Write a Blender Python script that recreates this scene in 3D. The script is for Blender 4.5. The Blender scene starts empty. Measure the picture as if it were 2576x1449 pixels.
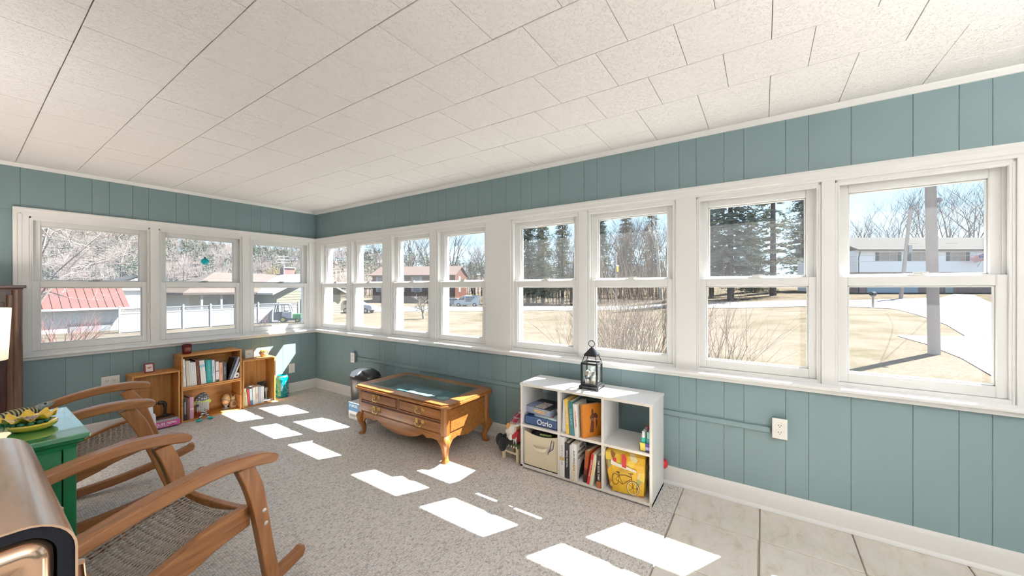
import bpy, math, random
from mathutils import Vector, Matrix, noise
PI = math.pi
R_ = math.radians
sc = bpy.context.scene
col = sc.collection

# ---------------------------------------------------------------- camera, sky, sun, exposure
CAM = Vector((-2.651, -4.885, 1.3006)); HD = R_(56.15)
cd = bpy.data.cameras.new('camera'); cam = bpy.data.objects.new('camera', cd); col.objects.link(cam)
cam.location = CAM; cam.rotation_euler = (R_(89.92), R_(0.07), -HD)
cd.sensor_fit = 'HORIZONTAL'; cd.sensor_width = 36.0; cd.lens = 36.0 * 940.8 / 2576.0
cd.clip_start = 0.02; cd.clip_end = 2000
sc.camera = cam

SUN_DIR = Vector((-1.0, 0.56, -1.43)).normalized()
SUN_E, SKY_E, LAMP_E = 33.0, 1.2, 1.0
w = bpy.data.worlds.new('World'); sc.world = w; w.use_nodes = True
nt = w.node_tree; nt.nodes.clear()
wo = nt.nodes.new('ShaderNodeOutputWorld'); bg = nt.nodes.new('ShaderNodeBackground')
tc = nt.nodes.new('ShaderNodeTexCoord'); sx = nt.nodes.new('ShaderNodeSeparateXYZ'); rp = nt.nodes.new('ShaderNodeValToRGB')
rp.color_ramp.elements[0].position = 0.0; rp.color_ramp.elements[0].color = (0.53, 0.73, 0.90, 1)
rp.color_ramp.elements[1].position = 0.75; rp.color_ramp.elements[1].color = (0.36, 0.57, 0.88, 1)
nt.links.new(tc.outputs['Generated'], sx.inputs[0]); nt.links.new(sx.outputs['Z'], rp.inputs[0])
nt.links.new(rp.outputs[0], bg.inputs[0]); bg.inputs[1].default_value = SKY_E * 1.15; nt.links.new(bg.outputs[0], wo.inputs[0])
sl = bpy.data.lights.new('sun', 'SUN'); sl.energy = SUN_E; sl.angle = R_(0.53); sl.color = (1.0, 0.965, 0.92)
so = bpy.data.objects.new('sun', sl); col.objects.link(so); so.location = (20, -10, 30)
so.rotation_euler = SUN_DIR.to_track_quat('-Z', 'Y').to_euler()
vs = sc.view_settings
vs.view_transform = 'Standard'; vs.look = 'None'; vs.gamma = 1.0; vs.use_curve_mapping = False
vs.exposure = 0.47
sc.cycles.max_bounces = 8; sc.cycles.diffuse_bounces = 4; sc.cycles.glossy_bounces = 4; sc.cycles.transparent_max_bounces = 12
sc.cycles.sample_clamp_indirect = 6.0
sc.cycles.use_denoising = True; sc.cycles.use_adaptive_sampling = True; sc.cycles.adaptive_threshold = .05
sc.cycles.caustics_reflective = False; sc.cycles.caustics_refractive = False

# ---------------------------------------------------------------- mesh builder
class MB:
    def __init__(s): s.v = []; s.f = []; s.m = []
    def _add(s, vs, fs, mi=0):
        o = len(s.v); s.v += [tuple(p) for p in vs]; s.f += [tuple(i + o for i in f) for f in fs]; s.m += [mi] * len(fs); return o
    def box(s, x0, x1, y0, y1, z0, z1, mi=0, M=None):
        P = [Vector(p) for p in ((x0,y0,z0),(x1,y0,z0),(x1,y1,z0),(x0,y1,z0),(x0,y0,z1),(x1,y0,z1),(x1,y1,z1),(x0,y1,z1))]
        if M: P = [M @ p for p in P]
        s._add(P, [(0,3,2,1),(4,5,6,7),(0,1,5,4),(1,2,6,5),(2,3,7,6),(3,0,4,7)], mi); return s
    def prism(s, poly, a0, a1, ax='y', mi=0, M=None):
        n = len(poly)
        def mk(p, a):
            if ax == 'y': q = (p[0], a, p[1])
            elif ax == 'x': q = (a, p[0], p[1])
            else: q = (p[0], p[1], a)
            q = Vector(q); return M @ q if M else q
        V = [mk(p, a0) for p in poly] + [mk(p, a1) for p in poly]
        F = [tuple(range(n)), tuple(range(2*n-1, n-1, -1))] + [((i+1) % n, i, n+i, n+(i+1) % n) for i in range(n)]
        s._add(V, F, mi); return s
    def loft(s, rings, cap=True, mi=0, closed=True):
        n = len(rings[0]); V = [p for r in rings for p in r]; F = []
        for k in range(len(rings)-1):
            for i in range(n if closed else n-1):
                j = (i+1) % n; F.append((k*n+i, k*n+j, (k+1)*n+j, (k+1)*n+i))
        if cap: F.append(tuple(range(n-1, -1, -1))); F.append(tuple(range((len(rings)-1)*n, len(rings)*n)))
        s._add(V, F, mi); return s
    def tube(s, pts, r, n=8, mi=0, cap=True, flat=None, closed=False):
        pts = [Vector(p) for p in pts]; N = len(pts)
        rs = r if isinstance(r, (list, tuple)) else [r]*N
        rings = []; up = None
        for k in range(N):
            a = pts[k-1] if (k > 0 or closed) else pts[k]; b = pts[(k+1) % N] if (k < N-1 or closed) else pts[k]
            t = (b - a); t = t.normalized() if t.length > 1e-9 else Vector((0,0,1))
            if up is None: up = Vector((0,0,1)) if abs(t.z) < .9 else Vector((1,0,0))
            e1 = t.cross(up); e1 = e1.normalized() if e1.length > 1e-6 else t.orthogonal().normalized(); e2 = e1.cross(t).normalized(); up = e2
            fl = flat or 1.0
            rings.append([pts[k] + e1*math.cos(2*PI*i/n)*rs[k]*fl + e2*math.sin(2*PI*i/n)*rs[k] for i in range(n)])
        if closed: rings.append(rings[0]); cap = False
        return s.loft(rings, cap, mi)
    def lathe(s, prof, n=24, c=(0,0,0), mi=0, cap=True, sx=1, sy=1):
        rings = [[(c[0]+r*math.cos(2*PI*i/n)*sx, c[1]+r*math.sin(2*PI*i/n)*sy, c[2]+z) for i in range(n)] for r, z in prof]
        return s.loft(rings, cap, mi)
    def ball(s, c, r, n=12, m=8, mi=0, fn=None):
        r = r if isinstance(r, (list, tuple)) else (r, r, r); rings = []
        for k in range(m+1):
            a = -PI/2 + PI*k/m; a = max(-PI/2+.02, min(PI/2-.02, a))
            rings.append([Vector((c[0]+r[0]*math.cos(a)*math.cos(2*PI*i/n), c[1]+r[1]*math.cos(a)*math.sin(2*PI*i/n), c[2]+r[2]*math.sin(a))) for i in range(n)])
        if fn: rings = [[fn(p) for p in g] for g in rings]
        return s.loft(rings, True, mi)
    def plate(s, path, wid, thick_axis='y', mi=0): return s
    def mesh(s, name, mats):
        me = bpy.data.meshes.new(name); me.from_pydata(s.v, [], s.f)
        for m in (mats if isinstance(mats, (list, tuple)) else [mats]): me.materials.append(m)
        if any(s.m): me.polygons.foreach_set('material_index', s.m)
        me.update(); return me
    def build(s, name, mats, parent=None, bevel=0, seg=2, smooth=None, loc=None, rot=None, recalc=True):
        me = s.mesh(name, mats)
        if recalc:
            import bmesh
            b = bmesh.new(); b.from_mesh(me); bmesh.ops.recalc_face_normals(b, faces=b.faces); b.to_mesh(me); b.free()
        if smooth:
            me.polygons.foreach_set('use_smooth', [True]*len(me.polygons)); me.set_sharp_from_angle(angle=R_(smooth))
        o = bpy.data.objects.new(name, me); col.objects.link(o)
        if parent: o.parent = parent
        if loc: o.location = loc
        if rot: o.rotation_euler = rot
        if bevel:
            md = o.modifiers.new('bevel', 'BEVEL'); md.width = bevel; md.segments = seg; md.limit_method = 'ANGLE'; md.angle_limit = R_(40)
        return o

def empty(name, loc=(0,0,0), rz=0, rot=None):
    o = bpy.data.objects.new(name, None); o.empty_display_size = .05; col.objects.link(o); o.location = loc
    o.rotation_euler = rot or (0,0,rz); return o
def tag(o, label, cat, group=None, kind=None):
    o['label'] = label; o['category'] = cat
    if group: o['group'] = group
    if kind: o['kind'] = kind
    return o
def thing(name, label, cat, loc=(0,0,0), rz=0, group=None, rot=None): return tag(empty(name, loc, rz, rot), label, cat, group)
def struct(o, label=None):
    o['kind'] = 'structure'
    if label: o['label'] = label
    return o
def copy_tree(o, parent=None, depth=0):
    c = o.copy(); col.objects.link(c); c.parent = parent
    for ch in list(o.children): copy_tree(ch, c)
    return c

# ---------------------------------------------------------------- materials
MATS = {}
EXT = 1.0
def node(nt, t, **k):
    n = nt.nodes.new(t)
    for a, b in k.items(): setattr(n, a, b)
    return n
def mat(name, c, rough=.6, metal=0, bump=None, var=None, spec=.5, sheen=0, coat=0, emit=0, trans=0, alpha=1):
    """c colour; bump=(scale,strength,dist); var=(scale,amount) mottling of the colour"""
    if name in MATS: return MATS[name]
    m = bpy.data.materials.new(name); m.use_nodes = True; nt = m.node_tree; b = nt.nodes['Principled BSDF']; L = nt.links.new
    c = tuple(x*EXT for x in c); c4 = (*c, 1); b.inputs['Base Color'].default_value = c4; b.inputs['Roughness'].default_value = rough; b.inputs['Metallic'].default_value = metal
    b.inputs['Specular IOR Level'].default_value = spec if EXT == 1.0 or rough < .5 else .05; b.inputs['Coat Weight'].default_value = coat; b.inputs['Transmission Weight'].default_value = trans
    b.inputs['Alpha'].default_value = alpha
    if sheen: b.inputs['Sheen Weight'].default_value = sheen
    if emit: b.inputs['Emission Color'].default_value = c4; b.inputs['Emission Strength'].default_value = emit
    if bump or var: tc = node(nt, 'ShaderNodeTexCoord')
    if var:
        n = node(nt, 'ShaderNodeTexNoise'); n.inputs['Scale'].default_value = var[0]; n.inputs['Detail'].default_value = 4; L(tc.outputs['Object'], n.inputs['Vector'])
        r = node(nt, 'ShaderNodeValToRGB'); a = var[1]
        r.color_ramp.elements[0].color = (*[x*(1-a) for x in c], 1); r.color_ramp.elements[1].color = (*[min(1, x*(1+a)) for x in c], 1)
        r.color_ramp.elements[0].position = .3; r.color_ramp.elements[1].position = .7
        L(n.outputs['Fac'], r.inputs[0]); L(r.outputs[0], b.inputs['Base Color'])
    if bump:
        n = node(nt, 'ShaderNodeTexNoise'); n.inputs['Scale'].default_value = bump[0]; n.inputs['Detail'].default_value = 3; L(tc.outputs['Object'], n.inputs['Vector'])
        q = node(nt, 'ShaderNodeBump'); q.inputs['Strength'].default_value = bump[1]; q.inputs['Distance'].default_value = bump[2] if len(bump) > 2 else .01
        L(n.outputs['Fac'], q.inputs['Height']); L(q.outputs[0], b.inputs['Normal'])
    MATS[name] = m; return m
def wood(name, c0, c1, axis='x', scale=6, rough=.45, stretch=14, knots=False, coat=0):
    """streaky grain running along an object axis"""
    if name in MATS: return MATS[name]
    m = bpy.data.materials.new(name); m.use_nodes = True; nt = m.node_tree; b = nt.nodes['Principled BSDF']; L = nt.links.new
    tc = node(nt, 'ShaderNodeTexCoord'); mp = node(nt, 'ShaderNodeMapping'); k = [scale*stretch/4]*3; k['xyz'.index(axis)] = scale/4
    mp.inputs['Scale'].default_value = k; L(tc.outputs['Object'], mp.inputs[0])
    n = node(nt, 'ShaderNodeTexNoise'); n.inputs['Scale'].default_value = 2.2; n.inputs['Detail'].default_value = 7; n.inputs['Roughness'].default_value = .62; n.inputs['Distortion'].default_value = .6
    L(mp.outputs[0], n.inputs['Vector'])
    r = node(nt, 'ShaderNodeValToRGB'); e = r.color_ramp.elements; e[0].position = .3; e[0].color = (*c0, 1); e[1].position = .68; e[1].color = (*c1, 1)
    L(n.outputs['Fac'], r.inputs[0]); out = r.outputs[0]
    if knots:
        v = node(nt, 'ShaderNodeTexVoronoi'); v.inputs['Scale'].default_value = 5.5; L(tc.outputs['Object'], v.inputs['Vector'])
        r2 = node(nt, 'ShaderNodeValToRGB'); e = r2.color_ramp.elements; e[0].position = .05; e[0].color = (.22, .08, .02, 1); e[1].position = .13; e[1].color = (1, 1, 1, 1)
        mx = node(nt, 'ShaderNodeMix', data_type='RGBA', blend_type='MULTIPLY'); mx.inputs['Factor'].default_value = .75
        L(v.outputs['Distance'], r2.inputs[0]); L(out, mx.inputs[6]); L(r2.outputs[0], mx.inputs[7]); out = mx.outputs[2]
    L(out, b.inputs['Base Color']); b.inputs['Roughness'].default_value = rough; b.inputs['Coat Weight'].default_value = coat; b.inputs['Coat Roughness'].default_value = .15
    q = node(nt, 'ShaderNodeBump'); q.inputs['Strength'].default_value = .12; q.inputs['Distance'].default_value = .002; L(n.outputs['Fac'], q.inputs['Height']); L(q.outputs[0], b.inputs['Normal'])
    MATS[name] = m; return m
def glass(name, tint=(.97, .99, .98), refl=1.0, haze=.0):
    """thin pane: lets light straight through, mirrors by angle, with an optional translucent veil that imitates glare"""
    if name in MATS: return MATS[name]
    m = bpy.data.materials.new(name); m.use_nodes = True; nt = m.node_tree; nt.nodes.clear(); L = nt.links.new
    o = node(nt, 'ShaderNodeOutputMaterial'); t = node(nt, 'ShaderNodeBsdfTransparent'); t.inputs[0].default_value = (*tint, 1)
    g = node(nt, 'ShaderNodeBsdfGlossy'); g.inputs['Roughness'].default_value = .0
    lw = node(nt, 'ShaderNodeLayerWeight'); pw = node(nt, 'ShaderNodeMath', operation='POWER'); pw.inputs[1].default_value = 5.0; L(lw.outputs['Facing'], pw.inputs[0])
    fr = node(nt, 'ShaderNodeMath', operation='MULTIPLY_ADD'); fr.inputs[1].default_value = .96; fr.inputs[2].default_value = .04; L(pw.outputs[0], fr.inputs[0])
    mu = node(nt, 'ShaderNodeMath', operation='MULTIPLY'); mu.inputs[1].default_value = refl; L(fr.outputs[0], mu.inputs[0])
    a = node(nt, 'ShaderNodeMixShader'); L(mu.outputs[0], a.inputs[0]); L(t.outputs[0], a.inputs[1]); L(g.outputs[0], a.inputs[2]); last = a.outputs[0]
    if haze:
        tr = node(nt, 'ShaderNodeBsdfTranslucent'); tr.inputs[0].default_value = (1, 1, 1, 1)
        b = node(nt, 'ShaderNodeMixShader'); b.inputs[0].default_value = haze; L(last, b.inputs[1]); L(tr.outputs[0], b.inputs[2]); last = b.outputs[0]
    L(last, o.inputs[0]); MATS[name] = m; return m

TEAL = mat('teal_paint', (.188, .270, .288), .5, bump=(60, .05, .003))
WHITE = mat('white_trim_paint', (.78, .772, .765), .38)
VINYL = mat('white_vinyl', (.76, .757, .752), .4)
def ceiling_mat():
    m = bpy.data.materials.new('ceiling_tile_texture'); m.use_nodes = True; nt = m.node_tree; b = nt.nodes['Principled BSDF']; L = nt.links.new
    b.inputs['Base Color'].default_value = (.84, .808, .785, 1); b.inputs['Roughness'].default_value = .85
    tc = node(nt, 'ShaderNodeTexCoord'); oi = node(nt, 'ShaderNodeObjectInfo')
    ad = node(nt, 'ShaderNodeVectorMath', operation='ADD'); sc_ = node(nt, 'ShaderNodeVectorMath', operation='SCALE'); sc_.inputs['Scale'].default_value = 1.0
    L(oi.outputs['Location'], sc_.inputs[0]); L(tc.outputs['Object'], ad.inputs[0]); L(sc_.outputs[0], ad.inputs[1])
    n = node(nt, 'ShaderNodeTexNoise'); n.inputs['Scale'].default_value = 75; n.inputs['Detail'].default_value = 1.5; n.inputs['Distortion'].default_value = 1.4; L(ad.outputs[0], n.inputs['Vector'])
    r = node(nt, 'ShaderNodeValToRGB'); e = r.color_ramp.elements; e[0].position = .56; e[0].color = (0,0,0,1); e[1].position = .62; e[1].color = (1,1,1,1); L(n.outputs['Fac'], r.inputs[0])
    q = node(nt, 'ShaderNodeBump'); q.inputs['Strength'].default_value = .65; q.inputs['Distance'].default_value = .004; L(r.outputs[0], q.inputs['Height']); L(q.outputs[0], b.inputs['Normal'])
    return m
def carpet_mat():
    m = bpy.data.materials.new('berber_carpet'); m.use_nodes = True; nt = m.node_tree; b = nt.nodes['Principled BSDF']; L = nt.links.new
    tc = node(nt, 'ShaderNodeTexCoord'); mp = node(nt, 'ShaderNodeMapping'); mp.inputs['Scale'].default_value = (1.0, 1.45, 1); L(tc.outputs['Object'], mp.inputs[0])
    v = node(nt, 'ShaderNodeTexVoronoi'); v.inputs['Scale'].default_value = 92; v.inputs['Randomness'].default_value = .42; L(mp.outputs[0], v.inputs['Vector'])
    bw = node(nt, 'ShaderNodeSeparateColor'); L(v.outputs['Color'], bw.inputs[0])
    r = node(nt, 'ShaderNodeValToRGB'); e = r.color_ramp.elements
    e[0].position = 0; e[0].color = (.45, .42, .42, 1); e[1].position = .14; e[1].color = (.63, .58, .54, 1)
    for p, c in ((.34, (.72, .67, .622)), (.7, (.77, .728, .685)), (.93, (.82, .785, .745)), (1.0, (.54, .54, .585))):
        x = e.new(p); x.color = (*c, 1)
    L(bw.outputs[0], r.inputs[0])
    d = node(nt, 'ShaderNodeValToRGB'); d.color_ramp.elements[0].position = .25; d.color_ramp.elements[0].color = (1,1,1,1); d.color_ramp.elements[1].position = .75; d.color_ramp.elements[1].color = (.55,.52,.50,1)
    L(v.outputs['Distance'], d.inputs[0]); mx = node(nt, 'ShaderNodeMix', data_type='RGBA', blend_type='MULTIPLY'); mx.inputs['Factor'].default_value = .55
    L(r.outputs[0], mx.inputs[6]); L(d.outputs[0], mx.inputs[7]); L(mx.outputs[2], b.inputs['Base Color'])
    b.inputs['Roughness'].default_value = .95; b.inputs['Specular IOR Level'].default_value = .1
    q = node(nt, 'ShaderNodeBump'); q.invert = True; q.inputs['Strength'].default_value = .7; q.inputs['Distance'].default_value = .006; L(v.outputs['Distance'], q.inputs['Height']); L(q.outputs[0], b.inputs['Normal'])
    return m
def tile_mat():
    m = bpy.data.materials.new('floor_tile_stone'); m.use_nodes = True; nt = m.node_tree; b = nt.nodes['Principled BSDF']; L = nt.links.new
    tc = node(nt, 'ShaderNodeTexCoord'); oi = node(nt, 'ShaderNodeObjectInfo'); ad = node(nt, 'ShaderNodeVectorMath', operation='MULTIPLY_ADD')
    ad.inputs[1].default_value = (7, 7, 7); L(oi.outputs['Location'], ad.inputs[0]); L(tc.outputs['Object'], ad.inputs[2])
    mp = node(nt, 'ShaderNodeMapping'); mp.inputs['Scale'].default_value = (1, 2.2, 1); mp.inputs['Rotation'].default_value = (0, 0, .5); L(ad.outputs[0], mp.inputs[0])
    n = node(nt, 'ShaderNodeTexNoise'); n.inputs['Scale'].default_value = 7; n.inputs['Detail'].default_value = 8; n.inputs['Roughness'].default_value = .7; n.inputs['Distortion'].default_value = .8; L(mp.outputs[0], n.inputs['Vector'])
    r = node(nt, 'ShaderNodeValToRGB'); e = r.color_ramp.elements; e[0].position = .28; e[0].color = (.52, .44, .35, 1); e[1].position = .75; e[1].color = (.76, .71, .65, 1); x = e.new(.45); x.color = (.67, .615, .545, 1)
    L(n.outputs['Fac'], r.inputs[0]); L(r.outputs[0], b.inputs['Base Color']); b.inputs['Roughness'].default_value = .35
    return m
CEIL, CARPET, TILE = ceiling_mat(), carpet_mat(), tile_mat()
GROUT = mat('grout', (.30, .25, .20), .9)
GAP = mat('ceiling_backing', (.42, .35, .27), .9)
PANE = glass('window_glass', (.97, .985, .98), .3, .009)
PANEL = glass('window_glass_veiled', (.94, .965, .96), .3, .085)  # left panes: stronger milky veil imitates glare washing out the view

# ---------------------------------------------------------------- room shell
ZC = 2.285          # underside of the ceiling tiles
X0, Y0 = -3.55, -6.9
fl = struct(MB().box(X0, 0, -4.457, 0, -.05, 0).build('floor', CARPET), 'beige flecked loop pile carpet')
tf = struct(MB().box(X0, 0, Y0, -4.457, -.05, -.008).build('floor', GROUT), 'cream stone tile floor with grout')
PX, PY = .414, .4055
tm = MB().box(-PX/2+.003, PX/2-.003, -PY/2+.003, PY/2-.003, -.01, -.001).mesh('tile', TILE)
def tile_piece(x0, x1, y0, y1):
    if x1-x0 > PX-.01 and y1-y0 > PY-.01: me = tm
    else: me = MB().box(-(x1-x0)/2+.003, (x1-x0)/2-.003, -(y1-y0)/2+.003, (y1-y0)/2-.003, -.01, -.001).mesh('tile', TILE)
    o = bpy.data.objects.new('tile', me); col.objects.link(o); o.parent = tf; o.location = ((x0+x1)/2, (y0+y1)/2, 0)
    md = o.modifiers.new('bevel', 'BEVEL'); md.width = .0025; md.segments = 1
xs = [0, -.345] + [-.345-PX*k for k in range(1, 9)]
xs = [x for x in xs if x > X0] + [X0]
ys = [-4.457, -4.87] + [-4.87-PY*k for k in range(1, 8)]
ys = [y for y in ys if y > Y0] + [Y0]
for i in range(len(xs)-1):
    for j in range(len(ys)-1):
        if ys[j+1] < -6.2 and j > 5: continue
        tile_piece(xs[i+1], xs[i], ys[j+1], ys[j])
MB().box(X0, 0, Y0, ys[6] if len(ys) > 6 else Y0, -.01, -.001).build('tile', TILE, tf) if len(ys) > 7 else None

ce = struct(MB().box(X0-.1, .17, Y0-.1, .17, ZC+.012, ZC+.12).build('ceiling', GAP), 'white textured ceiling of staggered square tiles')
CW = .3075
cm = MB().box(-CW/2+.0011, CW/2-.0011, -CW/2+.0011, CW/2-.0011, 0, .013).mesh('ceiling_tile', CEIL)
rows = [0, -.22] + [-.529-.309*k for k in range(-0, 12)]
rows = [r for r in rows if r > X0] + [X0]
random.seed(5)
for i in range(len(rows)-1):
    xa, xb = rows[i+1], rows[i]; off = (-4.914 if i % 2 == 1 else -4.745)
    if i == 0: off = -4.914
    k0 = int((off - Y0)/CW)+1
    y = off - k0*CW
    wd = xb-xa
    full = abs(wd-.309) < .01
    me = cm if full else MB().box(-wd/2+.0011, wd/2-.0011, -CW/2+.0011, CW/2-.0011, 0, .013).mesh('ceiling_tile', CEIL)
    while y < 0:
        a, b = max(y, Y0), min(y+CW, 0)
        if b-a > .02:
            m2 = me if b-a > CW-.005 else MB().box(-wd/2+.0011, wd/2-.0011, -(b-a)/2+.0011, (b-a)/2-.0011, 0, .013).mesh('ceiling_tile', CEIL)
            o = bpy.data.objects.new('ceiling_tile', m2); col.objects.link(o); o.parent = ce
            g = random.choice((0, 0, 0, .0006, .0012))
            o.location = ((xa+xb)/2 + random.uniform(-.0005, .0005), (a+b)/2, ZC + g)
            md = o.modifiers.new('bevel', 'BEVEL'); md.width = .0012; md.segments = 1
        y += CW

# walls: local frame of a wall: u runs left to right seen from inside, v outward, z up
FR = {'right': (0, 0, -PI/2), 'left': (0, 0, 0), 'back': (0, Y0, PI)}
def wallM(wn): x, y, r = FR[wn]; return Matrix.Translation((x, y, 0)) @ Matrix.Rotation(r, 4, 'Z')
ZS, ZT = .725, 1.94   # window band
def make_wall(wn, u0, u1, openings, label):
    mb = MB(); M = wallM(wn); t0, t1 = .008, .17
    mb.box(u0, u1, t0, t1, -.9, ZS+.05, M=M); mb.box(u0, u1, t0, t1, ZT-.06, ZC+.1, M=M)
    e = u0
    for a, b in sorted(openings) + [(u1, u1)]:
        if a-e > .001: mb.box(e, a, t0, t1, ZS+.05, ZT-.06, M=M)
        e = b
    return struct(mb.build('wall_'+wn, TEAL), label)
WR = [.407, 1.080, 1.823, 2.520, 3.411, 4.099, 4.841, 5.518]     # window centres, right wall
WL = [(-1.961, .604), (-1.192, .594), (-.434, .572)]
OPR = [(c-.31, c+.31) for c in WR]
OPL = [(c-w_/2-.054, c+w_/2+.054) for c, w_ in WL]
WB = [.75, 1.62, 2.49]; OPB = [(c-.31, c+.31) for c in WB]  # back wall windows, unseen, added to let in more daylight
wr = make_wall('right', -.17, -Y0+.17, OPR, 'teal painted vertical board wall under a long row of windows')
wl = make_wall('left', X0-.17, .0, OPL, 'teal painted vertical board wall with three windows')
wb = make_wall('back', 0, -X0, OPB, 'teal painted wall behind the viewer with added, unseen windows')
ww = struct(MB().box(X0-.17, X0, Y0, 0, -.9, ZC+.1).build('wall_side', mat('white_house_wall', (.82, .80, .77), .6)), 'unseen house wall beside the chairs, white to bounce light')  # house wall out of view, coloured white to bounce more light
GR = [0, .12, .341, .594, .84, .996, 1.319, 1.416, 1.59, 1.818, 1.974, 2.072, 2.233, 2.34, 2.499, 2.587, 2.74, 2.895, 3.045, 3.197, 3.302, 3.457, 3.56, 3.763, 3.867, 4.044, 4.275, 4.428, 4.53, 4.685, 4.79, 4.993, 5.097, 5.274, 5.504, 5.657, 5.76, 5.965, 6.07, 6.25, 6.48, 6.63, 6.9]
GL = [X0, -3.2, -2.95, -2.62, -2.359, -2.129, -1.976, -1.872, -1.722, -1.615, -1.411, -1.311, -1.128, -.9, -.752, -.653, -.547, -.409, -.2, 0]
def planks(wall, wn, gs):
    M = wallM(wn)
    for a, b in zip(gs[:-1], gs[1:]):
        for z0, z1 in ((0, ZS+.02), (ZT-.02, ZC)):
            m2 = MB(); wd = b-a; g = .0018
            m2.prism([(a+.0002, .012), (a+.0002, .0022), (a+g, 0), (b-g, 0), (b-.0002, .0022), (b-.0002, .012)], z0, z1, 'z', M=M)
            m2.build('plank', TEAL, wall)
planks(wr, 'right', GR); planks(wl, 'left', GL)

# skirting boards and cornice
def base_profile(wn, u0, u1, nm, ax):
    M = wallM(wn); mb = MB()
    mb.prism([(-.0, 0), (-.0, .113), (-.005, .113), (-.009, .104), (-.011, .092), (-.012, 0)], u0, u1, 'x', M=M)
    mb.prism([(-.012, 0), (-.012, .02), (-.017, .017), (-.022, .010), (-.024, 0)], u0, u1, 'x', M=M)
    return struct(mb.build(nm, WHITE, smooth=35))
base_profile('right', 0, -Y0, 'baseboard_right', 0); base_profile('left', X0, 0, 'baseboard_left', 0)
def crown(wn, u0, u1, nm):
    M = wallM(wn); mb = MB()
    mb.prism([(0, ZC), (0, ZC-.028), (-.006, ZC-.026), (-.012, ZC-.016), (-.022, ZC-.008), (-.026, ZC)], u0, u1, 'x', M=M)
    return struct(mb.build(nm, WHITE, smooth=35))
crown('right', 0, -Y0, 'trim_1'); crown('left', X0, 0, 'trim_2')

# window casings
def casing(wn, ops, u0, u1, nm, n0, left_end=True, right_end=True):
    M = wallM(wn)
    mb = MB()       # head casing with a stepped profile
    mb.prism([(0, 1.942), (-.022, 1.942), (-.024, 1.93), (-.020, 1.915), (-.020, 1.893), (-.014, 1.889), (-.014, 1.876), (0, 1.876)], u0, u1, 'x', M=M)
    struct(mb.build('trim_%d' % n0, WHITE))
    mb = MB()       # sill: a stool with a rounded nose and an apron
    mb.prism([(.01, .772), (-.050, .766), (-.058, .762), (-.060, .755), (-.058, .748), (-.050, .745), (-.030, .743), (-.028, .722), (0, .722), (.01, .722)], u0, u1, 'x', M=M)
    struct(mb.build('trim_%d' % (n0+1), WHITE, smooth=40))
    k = n0+2; e = u0
    for a, b in sorted(ops)+[(u1, u1)]:
        if a-e > .004:
            mb = MB(); mb.box(e, a, -.012, .01, .766, 1.88, M=M)
            struct(mb.build('trim_%d' % k, WHITE, bevel=.003)); k += 1
        e = b
    return k
k = casing('right', OPR, 0.0, 5.90, 'r', 3)
k = casing('left', OPL, -2.396, 0, 'l', k)
k = casing('back', OPB, .3, 2.95, 'b', k)
# left end board of the left casing has a back band moulding
M = wallM('left'); mb = MB()
mb.box(-2.398, -2.375, -.026, 0, .766, 1.942, M=M); mb.box(-2.375, -2.352, -.020, 0, .766, 1.90, M=M)
struct(mb.build('trim_%d' % k, WHITE, bevel=.004))
M = wallM('right'); mb = MB(); mb.box(5.875, 5.90, -.026, 0, .766, 1.942, M=M)
struct(mb.build('trim_%d' % (k+1), WHITE, bevel=.004))

LOCK = mat('sash_lock_metal', (.33, .32, .30), .4, .6)
def make_window(idx, wn, c, ow, gw):
    """double hung vinyl window; lower sash inside, upper sash outside"""
    x, y, r = FR[wn]; p = wallM(wn) @ Vector((c, 0, 0))
    W = struct(empty('window_%d' % idx, (p.x, p.y, 0), r)); h = ow/2
    f = MB()                                          # jamb liner
    for s in (-1, 1):
        f.box(min(s*h, s*(h-.012)), max(s*h, s*(h-.012)), -.002, .17, .765, 1.885)
        f.box(min(s*(h-.012), s*(h-.024)), max(s*(h-.012), s*(h-.024)), .046, .052, .80, 1.86)
        f.box(min(s*(h-.012), s*(h-.020)), max(s*(h-.012), s*(h-.020)), -.002, .010, .79, 1.86)
    f.box(-h, h, -.002, .17, 1.862, 1.885); f.box(-h, h, .000, .012, 1.848, 1.864); f.box(-h, h, .105, .17, 1.832, 1.864)
    f.prism([(0, .765), (0, .790), (.05, .789), (.17, .760), (.17, .735)], -h, h, 'x')
    f.build('window_frame', VINYL, W, bevel=.002, seg=1)
    def sash(nm, hw, gx, z0, z1, g0, g1, v0, v1, vg, bot=None):
        s_ = MB(); s_.box(-hw, -gx, v0, v1, z0, z1); s_.box(gx, hw, v0, v1, z0, z1); s_.box(-gx, gx, v0, v1, z0, g0); s_.box(-gx, gx, v0, v1, g1, z1)
        gb = .008                                     # glazing bead
        for a in ((-gx, -gx+gb, vg-.008, vg+.006, g0, g1), (gx-gb, gx, vg-.008, vg+.006, g0, g1), (-gx, gx, vg-.008, vg+.006, g0, g0+gb), (-gx, gx, vg-.008, vg+.006, g1-gb, g1)): s_.box(*a)
        if bot: s_.box(*bot)
        o = s_.build(nm, VINYL, W, bevel=.003, seg=1)
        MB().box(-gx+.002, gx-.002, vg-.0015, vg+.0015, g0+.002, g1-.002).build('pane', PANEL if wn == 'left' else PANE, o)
        return o
    gx = gw/2
    sash('upper_sash', h-.013, gx-.008, 1.312, 1.860, 1.362, 1.812, .052, .100, .075)
    lo = sash('lower_sash', h-.013, gx, .790, 1.357, .843, 1.307, .010, .045, .028)
    k = MB(); k.lathe([(.0, 0), (.026, 0), (.026, .006), (.012, .012), (0, .012)], 14, (0, .025, 1.357), sx=1.4, sy=.6)
    k.box(-.008, .045, .016, .026, 1.367, 1.376); k.build('sash_lock', LOCK if wn == 'left' else VINYL, W)
    return W
n = 1
for c, w_ in WL: make_window(n, 'left', c, w_+.108, w_); n += 1
for c in WR: make_window(n, 'right', c, .62, .512); n += 1
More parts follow.
